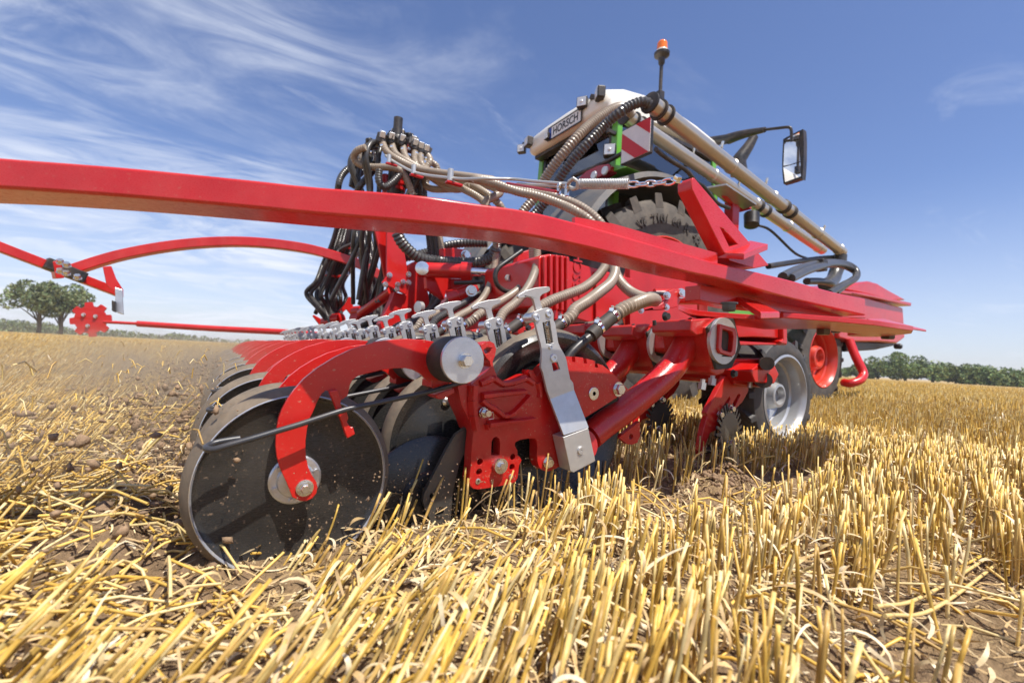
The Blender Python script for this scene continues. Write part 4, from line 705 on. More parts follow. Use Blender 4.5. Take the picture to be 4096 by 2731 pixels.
# ------------------------------------------------------------------ the tractor
YC = 3.80
TR = thing('tractor', 'green tractor with a cream cab roof, orange beacon and big dusty tyres', 'tractor', (4.8, YC, 0))
RW = tyre_wheel(.93, .70, .575, 'rear_wheel', 'tyre', 'orange', TR, (3.35, 2.68, .97), 18, .062, .12)
tx = BM()
for s_, a_ in (('V', 122), ('F', 117.5), ('7', 108.5), ('1', 104), ('0', 99.5), ('/', 95), ('6', 87), ('0', 82), ('R', 73), ('4', 62.5), ('2', 57.5)):
    t = R(a_); text_into(tx, s_, .125, (3.35+.74*math.cos(t), 2.668, .97+.735*math.sin(t)), (math.sin(t), 0, -math.cos(t)), (math.cos(t), 0, math.sin(t)), .006, bold=.001)
tx.obj('tyre_lettering', 'tyre', RW)
c = RW.copy(); COL.objects.link(c); c.parent = TR; c.location = RW.location + V((0, 1.68, 0))
for ch in RW.children[:1]:
    d = ch.copy(); COL.objects.link(d); d.parent = c
FWH = tyre_wheel(.60, .52, .385, 'front_wheel', 'tyre', 'orange', TR, (6.75, 2.84, .62), 17, .03, .12)
c = FWH.copy(); COL.objects.link(c); c.parent = TR; c.location = FWH.location + V((0, 1.56, 0))
for ch in FWH.children[:1]:
    d = ch.copy(); COL.objects.link(d); d.parent = c
def arc_shell(cx, cz, r, y0, y1, a0, a1, th, n=28):
    b = BM(); vs = []
    for i in range(n+1):
        t = R(a0+(a1-a0)*i/n)
        for rr, yy in ((r, y0), (r+th, y0+.02), (r+th*1.6, (y0+y1)/2), (r+th, y1), (r, y1)): vs.append((cx+rr*math.cos(t), yy, cz+rr*math.sin(t)))
    fs = [(i*5+k, i*5+(k+1) % 5, i*5+5+(k+1) % 5, i*5+5+k) for i in range(n) for k in range(5)]
    b.add(vs, fs+[(0, 1, 2, 3, 4), tuple(n*5+k for k in range(5))]); return b
arc_shell(3.35, .97, 1.10, 2.66, 3.32, 28, 158, .05).obj('fender', 'fender', TR, ang=40)
arc_shell(3.35, .97, 1.10, 4.42, 5.08, 28, 158, .05).obj('fender', 'fender', TR, ang=40)
# body
b = BM(); prism(b, [(4.85, .9), (4.85, 1.72), (5.6, 1.72), (6.8, 1.58), (7.3, 1.40), (7.38, 1.0), (7.2, .85)], YC-.40, YC+.40); b.obj('hood', 'green', TR, bevel=.06, seg=4)
b = BM(); prism(b, [(3.0, .55), (3.0, 1.05), (4.9, 1.0), (7.4, .95), (7.4, .55)], YC-.28, YC+.28); b.obj('chassis', 'fender', TR, bevel=.02)
b = BM(); cyl(b, (3.35, 3.2, .97), (3.35, 4.5, .97), .16, 20); b.obj('rear_axle', 'fender', TR)
b = BM(); cyl(b, (6.75, 3.1, .62), (6.75, 4.6, .62), .11, 20); b.obj('front_axle', 'fender', TR)
b = BM(); prism(b, [(3.2, 1.0), (3.08, 1.62), (4.75, 1.62), (4.9, 1.0)], YC-.62, YC+.62); b.obj('cab_base', 'fender', TR, bevel=.03)
# cab: pillars, glass, seat
cr = {}
for nm, x0, x1, h0, h1 in (('r', 3.10, 3.14, .63, .61), ('f', 4.72, 4.62, .70, .64)):
    for s_ in (-1, 1):
        p0 = V((x0, YC+s_*h0, 1.60)); p1 = V((x1, YC+s_*h1, 2.86)); cr[nm, s_] = (p0, p1)
        b = BM(); bar(b, p0, p1, .085 if nm == 'r' else .05, .07, upv=(1, 0, 0)); b.obj('cab_pillar', 'green', TR, bevel=.012)
def pane(name, a, c_, off):
    b = BM(); o = V(off)*.008; hexa(b, [a[0]-o, c_[0]-o, c_[1]-o, a[1]-o], [a[0]+o, c_[0]+o, c_[1]+o, a[1]+o]); return b.obj(name, 'glass', TR)
pane('rear_window', cr['r', -1], cr['r', 1], (1, 0, 0)); pane('windscreen', cr['f', -1], cr['f', 1], (1, 0, 0))
pane('side_window', cr['r', -1], cr['f', -1], (0, 1, 0)); pane('side_window', cr['r', 1], cr['f', 1], (0, 1, 0))
for s_ in (-1, 1):
    b = BM(); bar(b, cr['r', s_][0]+V((-.012, -s_*.06, .04)), cr['r', s_][1]+V((-.012, -s_*.06, -.02)), .05, .02, upv=(1, 0, 0)); b.obj('window_seal', 'black', TR, bevel=.004)
b = BM(); bar(b, cr['r', -1][0]+V((-.012, .05, .03)), cr['r', 1][0]+V((-.012, -.05, .03)), .05, .03); b.obj('window_seal', 'black', TR, bevel=.004)
b = BM(); prism(b, [(3.75, 1.65), (3.70, 2.35), (3.80, 2.40), (3.92, 2.0), (4.3, 1.95), (4.32, 1.7)], YC-.27, YC+.27); b.obj('driver_seat', 'cabin', TR, bevel=.05, seg=3)
b = BM(); box(b, (4.5, YC, 1.85), (.25, .7, .5)); b.obj('dashboard', 'cabin', TR, bevel=.05)
b = BM(); box(b, (3.9, YC, 2.80), (1.3, 1.1, .04)); b.obj('headliner', 'liner', TR)
# roof
b = BM(); secs = []
for X, hw, bot, top in ((2.93, .58, 2.86, 2.97), (2.95, .63, 2.815, 3.02), (3.0, .66, 2.80, 3.07), (3.2, .69, 2.80, 3.14), (3.5, .70, 2.81, 3.185), (3.9, .71, 2.82, 3.175), (4.25, .71, 2.83, 3.125), (4.6, .70, 2.83, 3.05), (4.85, .66, 2.84, 2.96), (4.95, .58, 2.86, 2.91)):
    h = top-bot; secs.append([(X, YC+y*hw, bot+z*h) for y, z in ((-.9, 0), (-1, .12), (-1, .5), (-.965, .74), (-.88, .9), (-.6, .97), (0, 1), (.6, .97), (.88, .9), (.965, .74), (1, .5), (1, .12), (.9, 0))])
vs = [p for q in secs for p in q]; k_ = 13
b.add(vs, [(i*k_+k, i*k_+(k+1) % k_, (i+1)*k_+(k+1) % k_, (i+1)*k_+k) for i in range(len(secs)-1) for k in range(k_)]+[tuple(range(k_)), tuple((len(secs)-1)*k_+k for k in range(k_))])
ROOF = b.obj('cab_roof', 'cream', TR, ang=50)
b = BM(); box(b, (3.06, YC, 2.785), (.10, 1.22, .05)); b.obj('roof_trim', 'black', ROOF, bevel=.01)
b = BM(); box(b, (3.85, YC-.66, 2.79), (1.5, .06, .05)); b.obj('roof_trim', 'black', ROOF, bevel=.01)
b = BM(); prism(b, [(YC-.30, 2.60), (YC+.30, 2.60), (YC+.25, 2.70), (YC-.25, 2.70)], 3.055, 3.07, plane='X'); b.obj('wiper', 'black', TR)
# number plate: black letters on a white plate
b = BM(); plt = [(4.0266,2.9493),(3.5153,2.9468),(3.481,2.8238),(3.997,2.8138)]
py_ = [p[0] for p in plt]; cy_ = (max(py_)+min(py_))/2; cz_ = (min(p[1] for p in plt)+max(p[1] for p in plt))/2; wy = max(py_)-min(py_)-.03
box(b, (2.918, cy_, cz_), (.006, wy+.03, .135)); PLT = b.obj('number_plate', 'white', TR, bevel=.002)
b = BM(); fr = .068
for (yc, zc, w_, h_) in ((cy_, cz_+.07, wy+.04, .012), (cy_, cz_-.07, wy+.04, .012), (cy_-wy/2-.017, cz_, .012, .15), (cy_+wy/2+.017, cz_, .012, .15)): box(b, (2.915, yc, zc), (.008, w_, h_))
b.obj('plate_frame', 'black', PLT)
b = BM(); box(b, (2.9135, cy_+wy/2-.018, cz_), (.002, .045, .122)); b.obj('plate_band', 'blue', PLT)
b = BM(); text_into(b, 'HORSCH', .118, (2.9135, cy_-.02, cz_), (0, -1, 0), (0, 0, 1), .002, bold=.002)
for i, v in enumerate(b.v): b.v[i] = (v[0], cy_-.02+(v[1]-cy_+.02)*.88, v[2])
b.obj('plate_lettering', 'ink', PLT)
def lamp(p, s, rz, name='work_lamp', mat_='black'):
    b = BM(); rot = Matrix.Rotation(rz, 3, 'Z'); box(b, V(p)+rot @ V((s*.3, 0, 0)), (s*.7, s, s), rot=rot); o = b.obj(name, mat_, TR, bevel=s*.12)
    b = BM(); box(b, V(p)-rot @ V((s*.06, 0, 0)), (s*.04, s*.82, s*.82), rot=rot); b.obj('lamp_lens', 'lampglass', o, bevel=s*.05)
    b = BM(); lathe(b, [(s*.16, 0), (s*.13, s*.03), (.001, s*.05)], V(p)-rot @ V((s*.08, 0, 0)), rot @ V((-1, 0, 0)), 16); b.obj('lamp_bulb', 'lampglass', o)
    return o
for q, s_, a_ in zip([(3.2265,2.9623),(3.4424,2.9826),(4.4129,2.9409),(4.5234,2.9012)], (.115, .11, .11, .10), (-.5, .55, -.2, .6)): lamp((2.88, q[0], q[1]), s_, a_)
for q in [(3.1194,2.4097)]: lamp((2.98, q[0], q[1]), .12, .7)
for q in [(4.0238,2.8556)]: lamp((2.88, q[0], q[1]), .07, 0)
for q0_, q1_ in zip([(3.3653,3.0076),(4.5499,2.9667)], [(3.2037,2.9349),(4.2901,2.9156)]):
    b = BM(); bar(b, (2.93, q0_[0], q0_[1]), (3.0, q1_[0], q1_[1]), .05, .05); b.obj('lamp_bracket', 'black', TR, bevel=.006)
b = BM(); bar(b, (3.0, YC-.62, 2.62), (3.12, YC-.62, 2.62), .04, .04); b.obj('lamp_bracket', 'black', TR, bevel=.006)
# tail lamp cluster
b = BM(); prism(b, [(3.4439,2.1869),(3.4267,2.2069),(3.3261,2.2419),(3.1533,2.2426),(3.0266,2.2164),(2.9961,2.1847),(3.0037,2.1393),(3.1122,2.1249),(3.2591,2.1272)], 2.88, 2.98, plane='X'); TLP = b.obj('tail_lamp', 'tail', TR, bevel=.012)
for q in [(3.2062,2.162),(3.062,2.1614)]:
    b = BM(); lathe(b, [(.042, 0), (.036, .012), (.001, .018)], (2.88, q[0], q[1]), (-1, 0, 0), 24); b.obj('tail_reflector', 'lampglass', TLP)
b = BM(); prism(b, [(3.0491,2.2363),(2.8307,2.1337),(2.931,2.1449),(3.0566,2.1539),(3.1211,2.1464),(3.0555,2.1693)], 2.93, 3.2, plane='X'); b.obj('fender_panel', 'green', TR, bevel=.01)
# striped warning board
wb = [(2.7987,2.4137),(2.5081,2.4141),(2.5037,2.1329),(2.8149,2.125)]; yA = max(p[0] for p in wb); yB = min(p[0] for p in wb); zA = 2.0
zt = (wb[0][1]+wb[1][1])/2; zb = (wb[2][1]+wb[3][1])/2
b = BM(); box(b, (2.85, (yA+yB)/2, (zt+zb)/2), (.03, yA-yB+.01, zt-zb+.02)); WB = b.obj('warning_board', 'black', TR, bevel=.003)
b = BM(); box(b, (2.833, (yA+yB)/2, (zt+zb)/2), (.004, yA-yB, zt-zb)); b.obj('board_sheet', 'white', WB)
def yz(u, v): return (yA+(yB-yA)*u, zb+(zt-zb)*v)
for P in ([(0, .93), (0, .45), (.50, 0), (.97, 0)], [(.50, 1), (1, 1), (1, .52)]):
    b = BM(); prism(b, [yz(*p) for p in P], 2.828, 2.8305, plane='X'); b.obj('board_stripe', 'sred', WB)
b = BM(); bar(b, (2.9, yB+.02, zb-.05), (2.9, yB+.02, zt+.05), .05, .06); b.obj('board_post', 'black', TR, bevel=.004)
b = BM(); tube(b, [(2.95, 3.6, zt-.12), (2.95, 3.1, zt-.13), (2.9, yB+.1, zt-.13)], .022, 10); b.obj('board_arm', 'black', TR)
b = BM(); tube(b, [(2.7225,2.3451,2.0574),(2.8475,2.3836,2.0616),(2.9865,2.4132,2.0641),(3.1283,2.4407,2.0712),(3.2738,2.4663,2.0692),(3.4249,2.4899,2.0282),(3.5769,2.5116,2.0206),(3.8597,2.5702,1.9646),(4.0545,2.5646,1.9513)], .018, 10); b.obj('wiring_loom', 'black', TR)
# air pipes along the near side, flexible hoses at their rear end
p1 = [(2.4717,2.2002,2.2657),(6.3602,2.5128,1.9137)]; p2 = [(2.9365,2.8975,2.6291),(7.0368,3.0201,2.1431)]
def lerp(p, t): return V(p[0])*(1-t)+V(p[1])*t
for p, ts, rr in ((p1, (.0, .30, .50, .62, .80, .97), .058), (p2, (0, .34, .55, .75, .97), .064)):
    b = BM(); cyl(b, p[0], p[1], rr, 28); PI_ = b.obj('air_pipe', 'pipe', TR); d = (V(p[1])-V(p[0])).normalized()
    for t in ts[1:]:
        b = BM(); lathe(b, [(rr*1.0, -.02), (rr*1.12, -.012), (rr*1.12, .012), (rr, .02)], lerp(p, t), d, 28); b.obj('pipe_collar', 'pipe', PI_)
    for k in (.0, .028, .05):
        b = BM(); lathe(b, [(rr*1.05, -.012), (rr*1.3, -.008), (rr*1.3, .008), (rr*1.05, .012)], lerp(p, k), d, 28); b.obj('pipe_seal', 'rubber', PI_)
    for k in (.57, .61):
        b = BM(); lathe(b, [(rr*1.02, -.03), (rr*1.22, -.02), (rr*1.22, .02), (rr*1.02, .03)], lerp(p, k), d, 28); b.obj('pipe_coupling', 'rubber', PI_)
    for t in (.24, .45, .82):
        b = BM(); bolt(b, lerp(p, t)+V((0, -.03, .055)), (0, -.3, 1), .012, .05, 1.6); b.obj('pipe_clamp', 'bolt', PI_)
b = BM(); tube(b, [(2.488,2.1905,2.2465),(2.4264,2.2292,2.2694),(2.3486,2.2807,2.2315),(2.2917,2.3193,2.1801),(2.2416,2.4138,2.1111),(2.1483,2.4792,1.9779),(2.0871,2.5831,1.8544),(2.0531,2.6688,1.7471),(2.0479,2.7353,1.6578),(1.997,2.8321,1.547),(1.9221,2.8851,1.4274),(1.9041,2.9028,1.2788)], .0355, 20, pitch=.026, amp=.085); b.obj('flexible_duct', 'dhose', TR, ang=20)
b = BM(); tube(b, [(2.9569,2.826,2.6026),(2.8735,2.8189,2.631),(2.7408,2.7871,2.5856),(2.5915,2.7683,2.4826),(2.4267,2.7614,2.3333),(2.2739,2.7474,2.1697),(2.1934,2.8045,2.039),(2.1531,2.894,1.9366),(2.1275,2.974,1.8387),(2.076,3.0126,1.7056),(1.9973,3.0687,1.5706),(1.9761,3.0874,1.4479)], .038, 20, pitch=.026, amp=.085); b.obj('flexible_duct', 'hose', TR, ang=20)
b = BM(); q = [V(p) for p in [(3.9461,2.7432,2.1883),(4.0186,2.5776,2.1912),(4.6631,2.6408,2.1607),(4.5842,2.8123,2.1141)]]; hexa(b, [p-V((0, 0, .02)) for p in q], q); b.obj('pipe_tray', 'pipe', TR, bevel=.004)
b = BM(); q = [V(p) for p in [(4.1648,2.7221,2.1774),(4.2622,2.6584,2.209),(4.7162,2.7249,2.1766),(4.5981,2.8026,2.133)]]; hexa(b, [p-V((0, 0, .05)) for p in q], [p-V((0, 0, .02)) for p in q]); b.obj('tray_bracket', 'red', TR, bevel=.004)
b = BM(); bar(b, *[(4.4441,2.7787,2.2258),(4.4549,2.7882,1.8302)], .10, .12, upv=(1, 0, 0)); b.obj('tray_post', 'red', TR, bevel=.006)
b = BM(); lathe(b, [(.03, -.09), (.075, -.07), (.08, .07), (.04, .1)], V([(4.7267,2.7249,2.0154)][0]), (.3, .2, 1), 20); b.obj('valve_body', 'black', TR)
b = BM(); tube(b, [(4.7753,2.6958,1.9646),(5.0074,2.6666,1.9429),(5.4476,2.629,1.7702),(5.7861,2.6498,1.7619)], .014, 8); b.obj('wiring_loom', 'black', TR)
b = BM(); tube(b, [(4.6089,2.4669,1.4592),(5.2221,2.5427,1.6064),(5.886,2.5856,1.7634),(6.2579,2.5816,1.8393)], .03, 10); b.obj('supply_hose', 'black', TR)
for dz in (0, 1):
    b = BM(); tube(b, [V(p)+V((.02*dz, .03*dz, .012*dz)) for p in ([(3.7063,1.87,1.1528),(4.1074,1.964,1.2788),(4.5176,2.0527,1.391),(4.9425,2.1324,1.4932),(5.3968,2.1937,1.583),(5.7464,2.2059,1.6128),(5.8197,2.1613,1.5533),(5.701,2.1229,1.4492),(5.3577,2.1108,1.3216),(5.0308,2.0878,1.2017)] if not dz else [(3.7795,1.8236,1.1377),(4.1982,1.906,1.2703),(4.6155,1.9902,1.3819),(5.1591,2.1114,1.5117),(5.6094,2.1763,1.5781),(5.8356,2.1514,1.5452),(5.8474,2.1464,1.4817),(5.5301,2.1176,1.3538),(5.2133,2.0886,1.2241)])], .036, 12); b.obj('supply_hose', 'dhose', TR)
b = BM(); tube(b, [(6.3419,2.5261,1.8756),(6.3393,2.5316,1.7829),(6.3122,2.5538,1.6681),(6.1721,2.53,1.5428),(5.8782,2.4852,1.4384)], .075, 14); b.obj('supply_hose', 'dhose', TR)
b = BM(); tube(b, [(4.7289,2.1591,1.2886),(5.0499,2.1889,1.3359),(5.3591,2.227,1.3647),(5.6382,2.2851,1.3764)], .035, 10); b.obj('supply_hose', 'dhose', TR)
b = BM(); box(b, V([(4.8272,2.0894,1.4484)][0]), (.10, .10, .11)); b.obj('hose_block', 'black', TR, bevel=.01)
# mirror
b = BM(); tube(b, [(4.7614,3.3116,3.0996),(4.7781,3.0652,3.0467)], .055, 12, smooth=False); tube(b, [(4.7781,3.0652,3.0467),(4.7797,2.9456,3.0401),(4.7934,2.8184,3.0281),(4.7844,2.6473,2.992)], (.06, .028), 12); b.obj('mirror_arm', 'black', TR)
b = BM(); tube(b, [(4.7889,2.6679,2.9998),(4.7964,2.522,2.9621),(4.813,2.4289,2.9407),(4.8211,2.4009,2.9171),(4.8314,2.3963,2.8703),(4.8384,2.3953,2.7843)], .015, 10, step=.01); b.obj('mirror_arm', 'black', TR)
b = BM(); prism(b, sm([(2.5654,2.8977),(2.5541,2.9257),(2.4778,2.942),(2.3868,2.954),(2.3618,2.9325),(2.3506,2.693),(2.3553,2.4425),(2.3793,2.4322),(2.5295,2.4261),(2.5474,2.4469),(2.566,2.6221)], 3), 5.0, 5.07, plane='X'); MIR = b.obj('wing_mirror', 'black', TR, bevel=.01)
b = BM(); prism(b, [(2.5465,2.8968),(2.398,2.9347),(2.3802,2.6161),(2.4795,2.6135),(2.5481,2.6226)], 4.993, 4.998, plane='X'); b.obj('mirror_glass', 'mirror', MIR)
b = BM(); prism(b, [(2.5493,2.6065),(2.4793,2.6044),(2.3782,2.6039),(2.3688,2.4529),(2.525,2.4376)], 4.993, 4.998, plane='X'); b.obj('mirror_glass', 'mirror', MIR)
b = BM(); tube(b, [(5.237,3.1974,2.7904),(5.2221,3.2002,2.9538),(5.2556,3.1753,3.0382),(5.3092,3.1364,3.1444),(5.3615,3.0976,3.2711)], (.10, .05), 14); b.obj('exhaust_pipe', 'black', TR, ang=50)
# beacon
bp = V([(3.5958,3.0727,3.105)][0]); b = BM(); cyl(b, bp+V((0, 0, -.03)), bp+V((.0, 0, .34)), .018, 12); b.obj('beacon_pole', 'black', TR)
b = BM(); box(b, bp+V((0, 0, .02)), (.07, .06, .10)); b.obj('pole_foot', 'black', TR, bevel=.008)
bt2 = bp+V((0, 0, .34)); b = BM(); lathe(b, [(.02, 0), (.032, .02), (.034, .07), (.075, .10), (.078, .125), (.055, .135)], bt2, (0, 0, 1), 28); BEA = b.obj('beacon', 'black', TR, ang=40)
b = BM(); lathe(b, [(.056, .135), (.058, .15), (.056, .155)], bt2, (0, 0, 1), 28); b.obj('beacon_ring', 'cream', BEA)
b = BM(); P = []
for k in range(5): P += [(.055-.001*k, .156+.017*k), (.0525-.001*k, .1645+.017*k)]
lathe(b, P+[(.040, .245), (.02, .252)], bt2, (0, 0, 1), 28); b.obj('beacon_lens', 'amber', BEA, ang=40)
b = BM(); tube(b, [(7.3172,2.7731,0.8927),(7.281,2.6861,0.6853),(7.2616,2.5883,0.4744),(7.2071,2.5671,0.3964),(7.105,2.5756,0.3386),(7.0149,2.6351,0.2998),(7.0655,2.7213,0.305)], .055, 12); b.obj('link_arm', 'red', TR, ang=60)
# ------------------------------------------------------------------ hopper on the front linkage
HP = thing('front_hopper', 'red seed hopper with a black lid carried ahead of the green tractor', 'hopper', (8.6, YC, 0))
b = BM(); prism(b, [(6.9854,1.5224),(7.6174,1.5533),(9.2861,1.5506),(9.3497,1.2989),(9.401,1.0719),(9.0759,0.9564),(8.4292,0.9413),(7.4422,0.8777),(7.0253,0.907)], 2.78, 4.95); HB = b.obj('hopper_body', 'beam', HP, bevel=.03)
b = BM(); prism(b, [(6.8588,1.5261),(7.5045,1.5748),(9.4371,1.6439),(9.4406,1.5896),(7.992,1.553),(7.5347,1.5349),(6.9106,1.488)], 2.72, 5.0); b.obj('hopper_rim', 'beam', HP, bevel=.01)
b = BM(); prism(b, [(7.2888,1.6046),(7.6582,1.7364),(8.1146,1.833),(8.453,1.8432),(8.8811,1.794),(9.6717,1.7244),(9.0268,1.6507),(7.8634,1.6285)], 2.85, 4.9); b.obj('hopper_top', 'beam', HP, bevel=.02)
b = BM(); prism(b, [(7.7927,1.7574),(8.1967,1.8499),(8.5986,1.9103),(8.8617,1.9035),(9.1227,1.8266),(9.0369,1.8184),(8.6014,1.8659),(8.2579,1.8429)], 3.0, 4.7); b.obj('hopper_lid', 'black', HP, bevel=.01)
b = BM(); prism(b, [(7.5775,0.8864),(8.5833,0.9383),(9.2586,0.9676),(9.5803,1.0708),(9.4043,0.9425),(8.5908,0.8231),(7.5869,0.7423)], 2.9, 4.8); b.obj('hopper_base', 'black', HP, bevel=.02)
b = BM(); lathe(b, [(.03, 0), (.045, .02), (.045, .08), (.03, .1)], V([(9.017,2.7,0.9069)][0]), (0, 1, 0), 14); b.obj('hopper_roller', 'black', HP)
b = BM(); box(b, (7.55, YC, .7), (1.1, .5, .12)); b.obj('hopper_frame', 'fender', HP, bevel=.01)

# ------------------------------------------------------------------ ground
rng = np.random.default_rng(11)
def vnoise(x, y, seed=0):
    ix = np.floor(x); iy = np.floor(y); fx = x-ix; fy = y-iy
    def h(a, b):
        s = np.sin(a*127.1+b*311.7+seed*74.7)*43758.5453; return s-np.floor(s)
    u = fx*fx*(3-2*fx); v = fy*fy*(3-2*fy)
    return (h(ix, iy)*(1-u)+h(ix+1, iy)*u)*(1-v)+(h(ix, iy+1)*(1-u)+h(ix+1, iy+1)*u)*v
def fbm(x, y, sc, o=4, seed=0):
    t = 0; a = .5
    for k in range(o): t = t + a*(vnoise(x*sc+17*k, y*sc-9*k, seed+k)-.5); sc *= 2.1; a *= .5
    return t
def tilled(x, y):
    """1 where the drill has already passed"""
    return np.clip((.16-x)/.12, 0, 1)*np.clip((y-.72)/.12, 0, 1)*np.clip((7.0-y)/.3, 0, 1)
def gz(x, y):
    r = np.hypot(x, y); near = np.clip(1.6-r/9, 0, 1); tl = tilled(x, y)
    z = near*(fbm(x, y, 3.5, 3, 1)*.030+fbm(x, y, 16, 3, 5)*(.022+.030*tl)+fbm(x, y, 50, 3, 9)*(.016+.012*tl))
    z = z - .035*np.exp(-((x-.08)/.20)**2-((y-.84)/.15)**2)
    z = z + .055*np.exp(-((x+.14)/.09)**2)*np.clip((y-1.0)/.1, 0, 1)*np.clip((6.6-y)/.3, 0, 1)*(.6+1.2*vnoise(x*4, y*7, 3))   # ridge thrown up behind the press wheels
    z = z + .065*np.exp(-((x-1.50)/.10)**2-((y-.93)/.075)**2)*(.6+.8*vnoise(x*22, y*22, 6)) - .022*np.clip((x-.8)/.2, 0, 1)*np.clip((2.0-x)/.2, 0, 1)*np.exp(-((y-.79)/.10)**2)                                                                     # soil pushed up by the row cleaner
    z = z + .018*np.exp(-((x-.42)/.25)**2-((y-.74)/.10)**2)
    return z + .35*(vnoise(x/60, y/60, 2)-.5)*np.clip((r-15)/60, 0, 1)
NR, NA = 300, 900
rad = np.concatenate([[0.02], np.geomspace(.12, 5000, NR)]); ang = np.linspace(0, 2*np.pi, NA, endpoint=False)
RR, AA = np.meshgrid(rad, ang, indexing='ij'); gx = (RR*np.sin(AA)).ravel(); gy = (RR*np.cos(AA)).ravel(); gzv = gz(gx, gy)
i = np.arange(len(rad)-1)[:, None]; j = np.arange(NA)[None]; j2 = (j+1) % NA
quads = np.stack([i*NA+j, i*NA+j2, (i+1)*NA+j2, (i+1)*NA+j], -1).reshape(-1, 4)
def mesh_np(name, verts, faces, col=None, mats=(), smooth=True, n=4):
    me = bpy.data.meshes.new(name); me.vertices.add(len(verts)); me.vertices.foreach_set('co', np.asarray(verts, np.float32).ravel())
    me.loops.add(faces.size); me.loops.foreach_set('vertex_index', faces.astype(np.int32).ravel())
    me.polygons.add(len(faces)); me.polygons.foreach_set('loop_start', np.arange(0, faces.size, n, dtype=np.int32))
    if smooth: me.polygons.foreach_set('use_smooth', np.ones(len(faces), bool))
    if col is not None:
        a = me.color_attributes.new('Col', 'FLOAT_COLOR', 'POINT'); a.data.foreach_set('color', np.c_[col, np.ones(len(col))].astype(np.float32).ravel())
    me.update(calc_edges=True); me.validate()
    for m_ in mats: me.materials.append(m_)
    o = bpy.data.objects.new(name, me); COL.objects.link(o); return o
r = np.hypot(gx, gy); soil = np.array([.255, .172, .102]); stc = np.array([.46, .325, .14])
cover = np.clip((r-4)/30, 0, 1)*.75 + .12
cover = np.clip(cover + fbm(gx, gy, 5, 4, 21)*.5*np.clip(1-r/30, 0, 1) + fbm(gx/40, gy/9, 1, 3, 4)*.25*np.clip((r-20)/60, 0, 1), 0, 1)
cover = np.maximum(cover, .45*tilled(gx, gy)*np.clip((-gx-.35)/.3, 0, 1)); cover *= 1-.8*tilled(gx, gy)*np.clip(1.2-np.abs(gx+.05)/.45, 0, 1)
gcol = soil*(1-cover[:, None])+stc*cover[:, None]
gm = mat('field_soil', soil, 0.92, attr='Col', var=0.30, vscale=55, bump=1.0, bscale=140, spec=0.15)
gm.node_tree.nodes['Bump'].inputs['Distance'].default_value = .012
GR_ = mesh_np('ground', np.c_[gx, gy, gzv], quads, gcol, [gm]); GR_['kind'] = 'structure'

